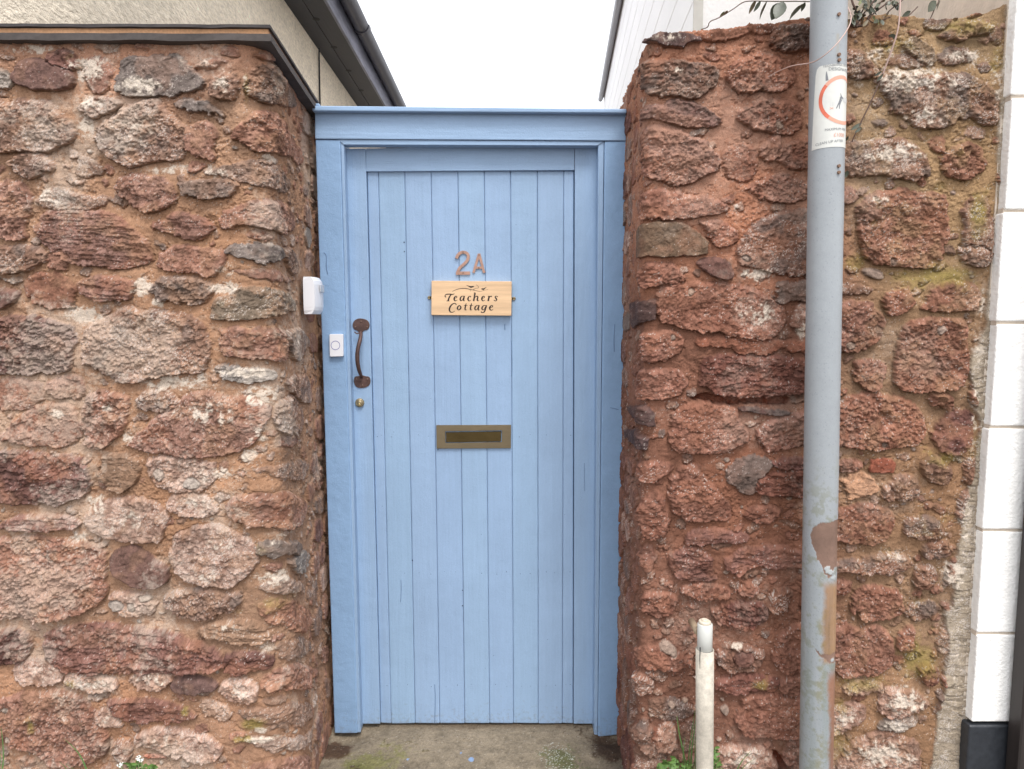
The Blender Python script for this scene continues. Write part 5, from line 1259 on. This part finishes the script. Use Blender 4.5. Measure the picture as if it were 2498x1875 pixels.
bs, bl, bt = bmesh.new(), bmesh.new(), bmesh.new()
VY = 1.86
def st_(pts, r, bm=bs, Y=VY, f=z3):
    n_ = len(pts); tube(bm, smooth_pts([f(x, y, Y+.004*math.sin(i*1.7)) for i, (x, y) in enumerate(pts)]), r, 6)
st_([(-30, 225), (25, 210), (30, 165), (100, 140), (150, 110), (230, 60), (290, 15), (340, 5), (480, 8), (600, 10), (700, 8), (830, 12)], .0013)
st_([(1100, 192), (1250, 180), (1400, 178), (1560, 192), (1700, 195), (1790, 212)], .004, Y=1.87); st_([(1130, 200), (1300, 192), (1500, 200), (1640, 200)], .003, Y=1.865)
st_([(1160, 205), (1190, 150), (1170, 90), (1140, 30), (1120, -40)], .0028); st_([(1190, 150), (1240, 80), (1290, 20), (1330, -40)], .0022)
st_([(1220, 190), (1290, 110), (1350, 60), (1430, 5), (1470, -40)], .0022); st_([(1250, 140), (1320, 40), (1370, 5)], .0018); st_([(1180, 130), (1230, 60), (1230, -30)], .0018)
st_([(1370, 165), (1400, 95), (1500, 20), (1540, -20)], .0016); st_([(1500, 190), (1560, 130), (1640, 50)], .0014); st_([(1530, 180), (1560, 145), (1610, 132)], .001)
st_([(1700, 195), (1740, 140), (1770, 60), (1800, 20), (1805, -30)], .0013); st_([(1260, 150), (1300, 180), (1360, 160), (1430, 120), (1480, 160)], .001)
tube(bt, smooth_pts([r1_(x, y, Y) for x, y, Y in ((1543, -20, 1.84), (1540, 80, 1.83), (1530, 170, 1.83), (1490, 290, 1.84), (1448, 400, 1.85))]), .0020, 6)
tube(bs, smooth_pts([r1_(x, y, Y) for x, y, Y in ((1448, 400, 1.85), (1390, 540, 1.85), (1320, 680, 1.85), (1270, 790, 1.86), (1252, 880, 1.87), (1252, 940, 1.87))]), .0016, 6)
bm_obj('tendril', bt, M_TEN, clm); bt = bmesh.new()
tube(bt, smooth_pts([r1_(x, y, Y) for x, y, Y in ((1255, 30, 1.80), (1282, 90, 1.75), (1265, 150, 1.69), (1200, 240, 1.655), (1120, 310, 1.665), (1060, 342, 1.70), (960, 352, 1.78), (880, 385, 1.85), (820, 420, 1.88))]), .0013, 6)
bm_obj('stem', bs, M_STEM, clm); bm_obj('tendril', bt, M_TEN, clm)
def lf(x0, y0, x1, y1, w_, roll=0, mi=0, f=z3, Y=VY): leaf(bl, f(x0, y0, Y+rl.uniform(-.01, .01)), f(x1, y1, Y+rl.uniform(-.03, .02)), w_, roll, mi, rl.uniform(.05, .25))
lf(575, 20, 520, 150, .030, .2); lf(600, 10, 548, 130, .032, -.4); lf(480, 0, 440, 155, .014, .9); lf(395, 0, 352, 105, .014, .7, 2); lf(430, 5, 378, 90, .011, .5); lf(765, 25, 690, 158, .014, .9); lf(770, 15, 745, 90, .012, .3)
lf(150, 85, 110, 140, .008, .6, 1); lf(175, 80, 140, 125, .007, .2, 2); lf(900, -10, 858, 65, .014, .3); lf(1050, -10, 1000, 40, .012, .7); lf(1090, -8, 1070, 20, .008)
lf(1780, 5, 1728, 82, .022, .1); lf(1812, 0, 1800, 75, .010, .8); lf(1585, 85, 1520, 138, .014, .4); lf(1415, 95, 1395, 150, .012, .5, 1); lf(1480, 10, 1500, 55, .010, .4)
for _ in range(62):
    x = rl.gauss(1235, 75); y = rl.uniform(-30, 165); a = rl.uniform(.2, 2.9); L_ = rl.uniform(30, 75)
    if x < 1098: x = 1098+rl.uniform(0, 40)
    lf(x, y, x+L_*math.cos(a)*.8, y+L_*math.sin(a)*.9, rl.uniform(.006, .013), rl.uniform(-1, 1), rl.choice((0, 0, 0, 2, 1)))
for _ in range(14): x = rl.uniform(1380, 1500); y = rl.uniform(-10, 40); lf(x, y, x+rl.uniform(-20, 30), y+rl.uniform(20, 45), rl.uniform(.006, .012), rl.uniform(-1, 1), 0)
for x0, y0, x1, y1, w_ in ((1442, 385, 1405, 410, .006), (1450, 400, 1415, 440, .007), (1335, 665, 1280, 700, .010), (1330, 690, 1300, 715, .008), (1330, 690, 1345, 680, .008), (1262, 735, 1240, 770, .008), (1255, 770, 1228, 812, .009), (1240, 780, 1235, 810, .007), (1258, 920, 1250, 960, .012)):
    lf(x0, y0, x1, y1, w_, rl.uniform(-.5, .5), 0, r1_, 1.845)
lf(1520, 190, 1462, 215, .016, .2, 0, r1_, 1.86); lf(1515, 195, 1470, 245, .014, -.4, 0, r1_, 1.86)
bm_obj('foliage', bl, M_LEAF, clm)

# ---------------------------------------------------------------- weeds and grass at the wall foot
M_GR = mat('grass blade', lin(96, 128, 70), .5, noise=[(60, .2, (1, 1, 1))]); M_WD = mat('weed leaf', lin(92, 122, 60), .45, noise=[(80, .2, (1, 1, 1))]); M_FL = mat('white petal', lin(226, 230, 224), .6)
def blade_(bm, pts, w_, mi=0):
    P = smooth_pts(pts, 2); prev = None; n_ = len(P)
    for i, p in enumerate(P):
        t = i/(n_-1); ww = w_*(1-t)**.6*(.6+.4*min(1, t*5)); r = (bm.verts.new(p+Vector((-ww/2, 0, 0))), bm.verts.new(p+Vector((0, ww*.25, 0))), bm.verts.new(p+Vector((ww/2, 0, 0))))
        if prev:
            for k in range(2): f = bm.faces.new((prev[k], prev[k+1], r[k+1], r[k])); f.material_index = mi; f.smooth = True
        prev = r
def g2(x, y, Y): return a2(x, y, Y)
def grass(label, blades, Y, name='grass_tuft'):
    bm = bmesh.new()
    for pts, w_ in blades:
        P = [g2(x, y, Y-.03*i/len(pts)) for i, (x, y) in enumerate(pts)]
        foot_ = Vector((P[0].x+rl.uniform(-.01, .01), Y, -.02)); blade_(bm, [foot_]+P, w_)
    return tag(bm_obj(name, bm, M_GR), label, 'grass')
grass('two long arching grass blades at the foot of the left wall beside white flowers', [([(192, 1680), (185, 1655), (170, 1625), (150, 1605), (137, 1595)], .007), ([(150, 1680), (145, 1660), (128, 1645)], .006), ([(175, 1690), (165, 1665), (140, 1648)], .005)], 1.83)
grass('tuft of thin grass at the far left edge by the wall foot', [([(2, 1680), (8, 1640), (6, 1600), (2, 1570)], .006), ([(-6, 1690), (2, 1640), (-4, 1600)], .005)], 1.83)
grass('upright grass blades just left of the white conduit pipe', [([(1484, 1690), (1480, 1640), (1468, 1590), (1464, 1560), (1462, 1545)], .006), ([(1494, 1690), (1492, 1640), (1498, 1590), (1504, 1545)], .007), ([(1490, 1690), (1486, 1640), (1496, 1570), (1502, 1530)], .005), ([(1500, 1690), (1503, 1650), (1500, 1600), (1508, 1575)], .005), ([(1478, 1700), (1474, 1640), (1480, 1590)], .004), ([(1492, 1700), (1500, 1640), (1512, 1600)], .005)], 1.86)
grass('slanting grass blades between the conduit pipe and the grey pole', [([(1584, 1690), (1596, 1650), (1622, 1622)], .006), ([(1588, 1690), (1604, 1655), (1632, 1638)], .005), ([(1575, 1690), (1590, 1665), (1606, 1640)], .004)], 1.86)
def weed(label, cx, cy, spread, n_, hmin, Y, flowers=()):
    root = thing('weed', label, 'plant'); b1, b2 = bmesh.new(), bmesh.new(); c = g2(cx, cy, Y)
    tips = []
    for i in range(n_):
        x = cx+rl.uniform(-spread, spread); y = cy-rl.uniform(0, hmin)*(1-abs(x-cx)/spread*.6); p = g2(x, y, Y-rl.uniform(0, .05)); tips.append(p)
        f0 = Vector((c.x+(p.x-c.x)*.4, Y, -.02)); tube(b1, [f0, (f0+p)/2+Vector((0, -.01, 0)), p], .0012, 5)
        for k in range(5):
            a = rl.uniform(-.4, 3.5); L_ = rl.uniform(.010, .020); leaf(b2, p+Vector((0, 0, -.012*(k//2))), p+Vector((math.cos(a)*L_, -rl.uniform(0, .012), math.sin(a)*L_*.7-.006*(k//2))), rl.uniform(.007, .011), rl.uniform(-.8, .8), 0)
    bm_obj('stem', b1, M_GR, root); bm_obj('foliage', b2, M_WD, root)
    if flowers:
        b3 = bmesh.new()
        for fx, fy in flowers:
            p = g2(fx, fy, Y-.04); tube(b3, [Vector((p.x, Y, .02)), p], .001, 5, 1)
            for k in range(7):
                a = rl.uniform(0, 6.28); r = rl.uniform(.0, .008); q = p+Vector((r*math.cos(a), -.003, r*math.sin(a)*.7)); bmesh.ops.create_icosphere(b3, subdivisions=1, radius=.0020, matrix=Matrix.Translation(q))
        bm_obj('flower', b3, [M_FL, M_GR], root)
weed('low green weed with tiny white flowers at the foot of the left wall', 302, 1658, 26, 9, 18, 1.82, [(297, 1638), (306, 1641), (302, 1633), (258, 1652), (262, 1648)])
weed('bright green leafy weed between the left jamb corner of the right wall and the conduit', 1462, 1660, 34, 20, 26, 1.84)
weed('small weed sprig at the foot of the conduit pipe, right side', 1545, 1650, 7, 5, 42, 1.85)
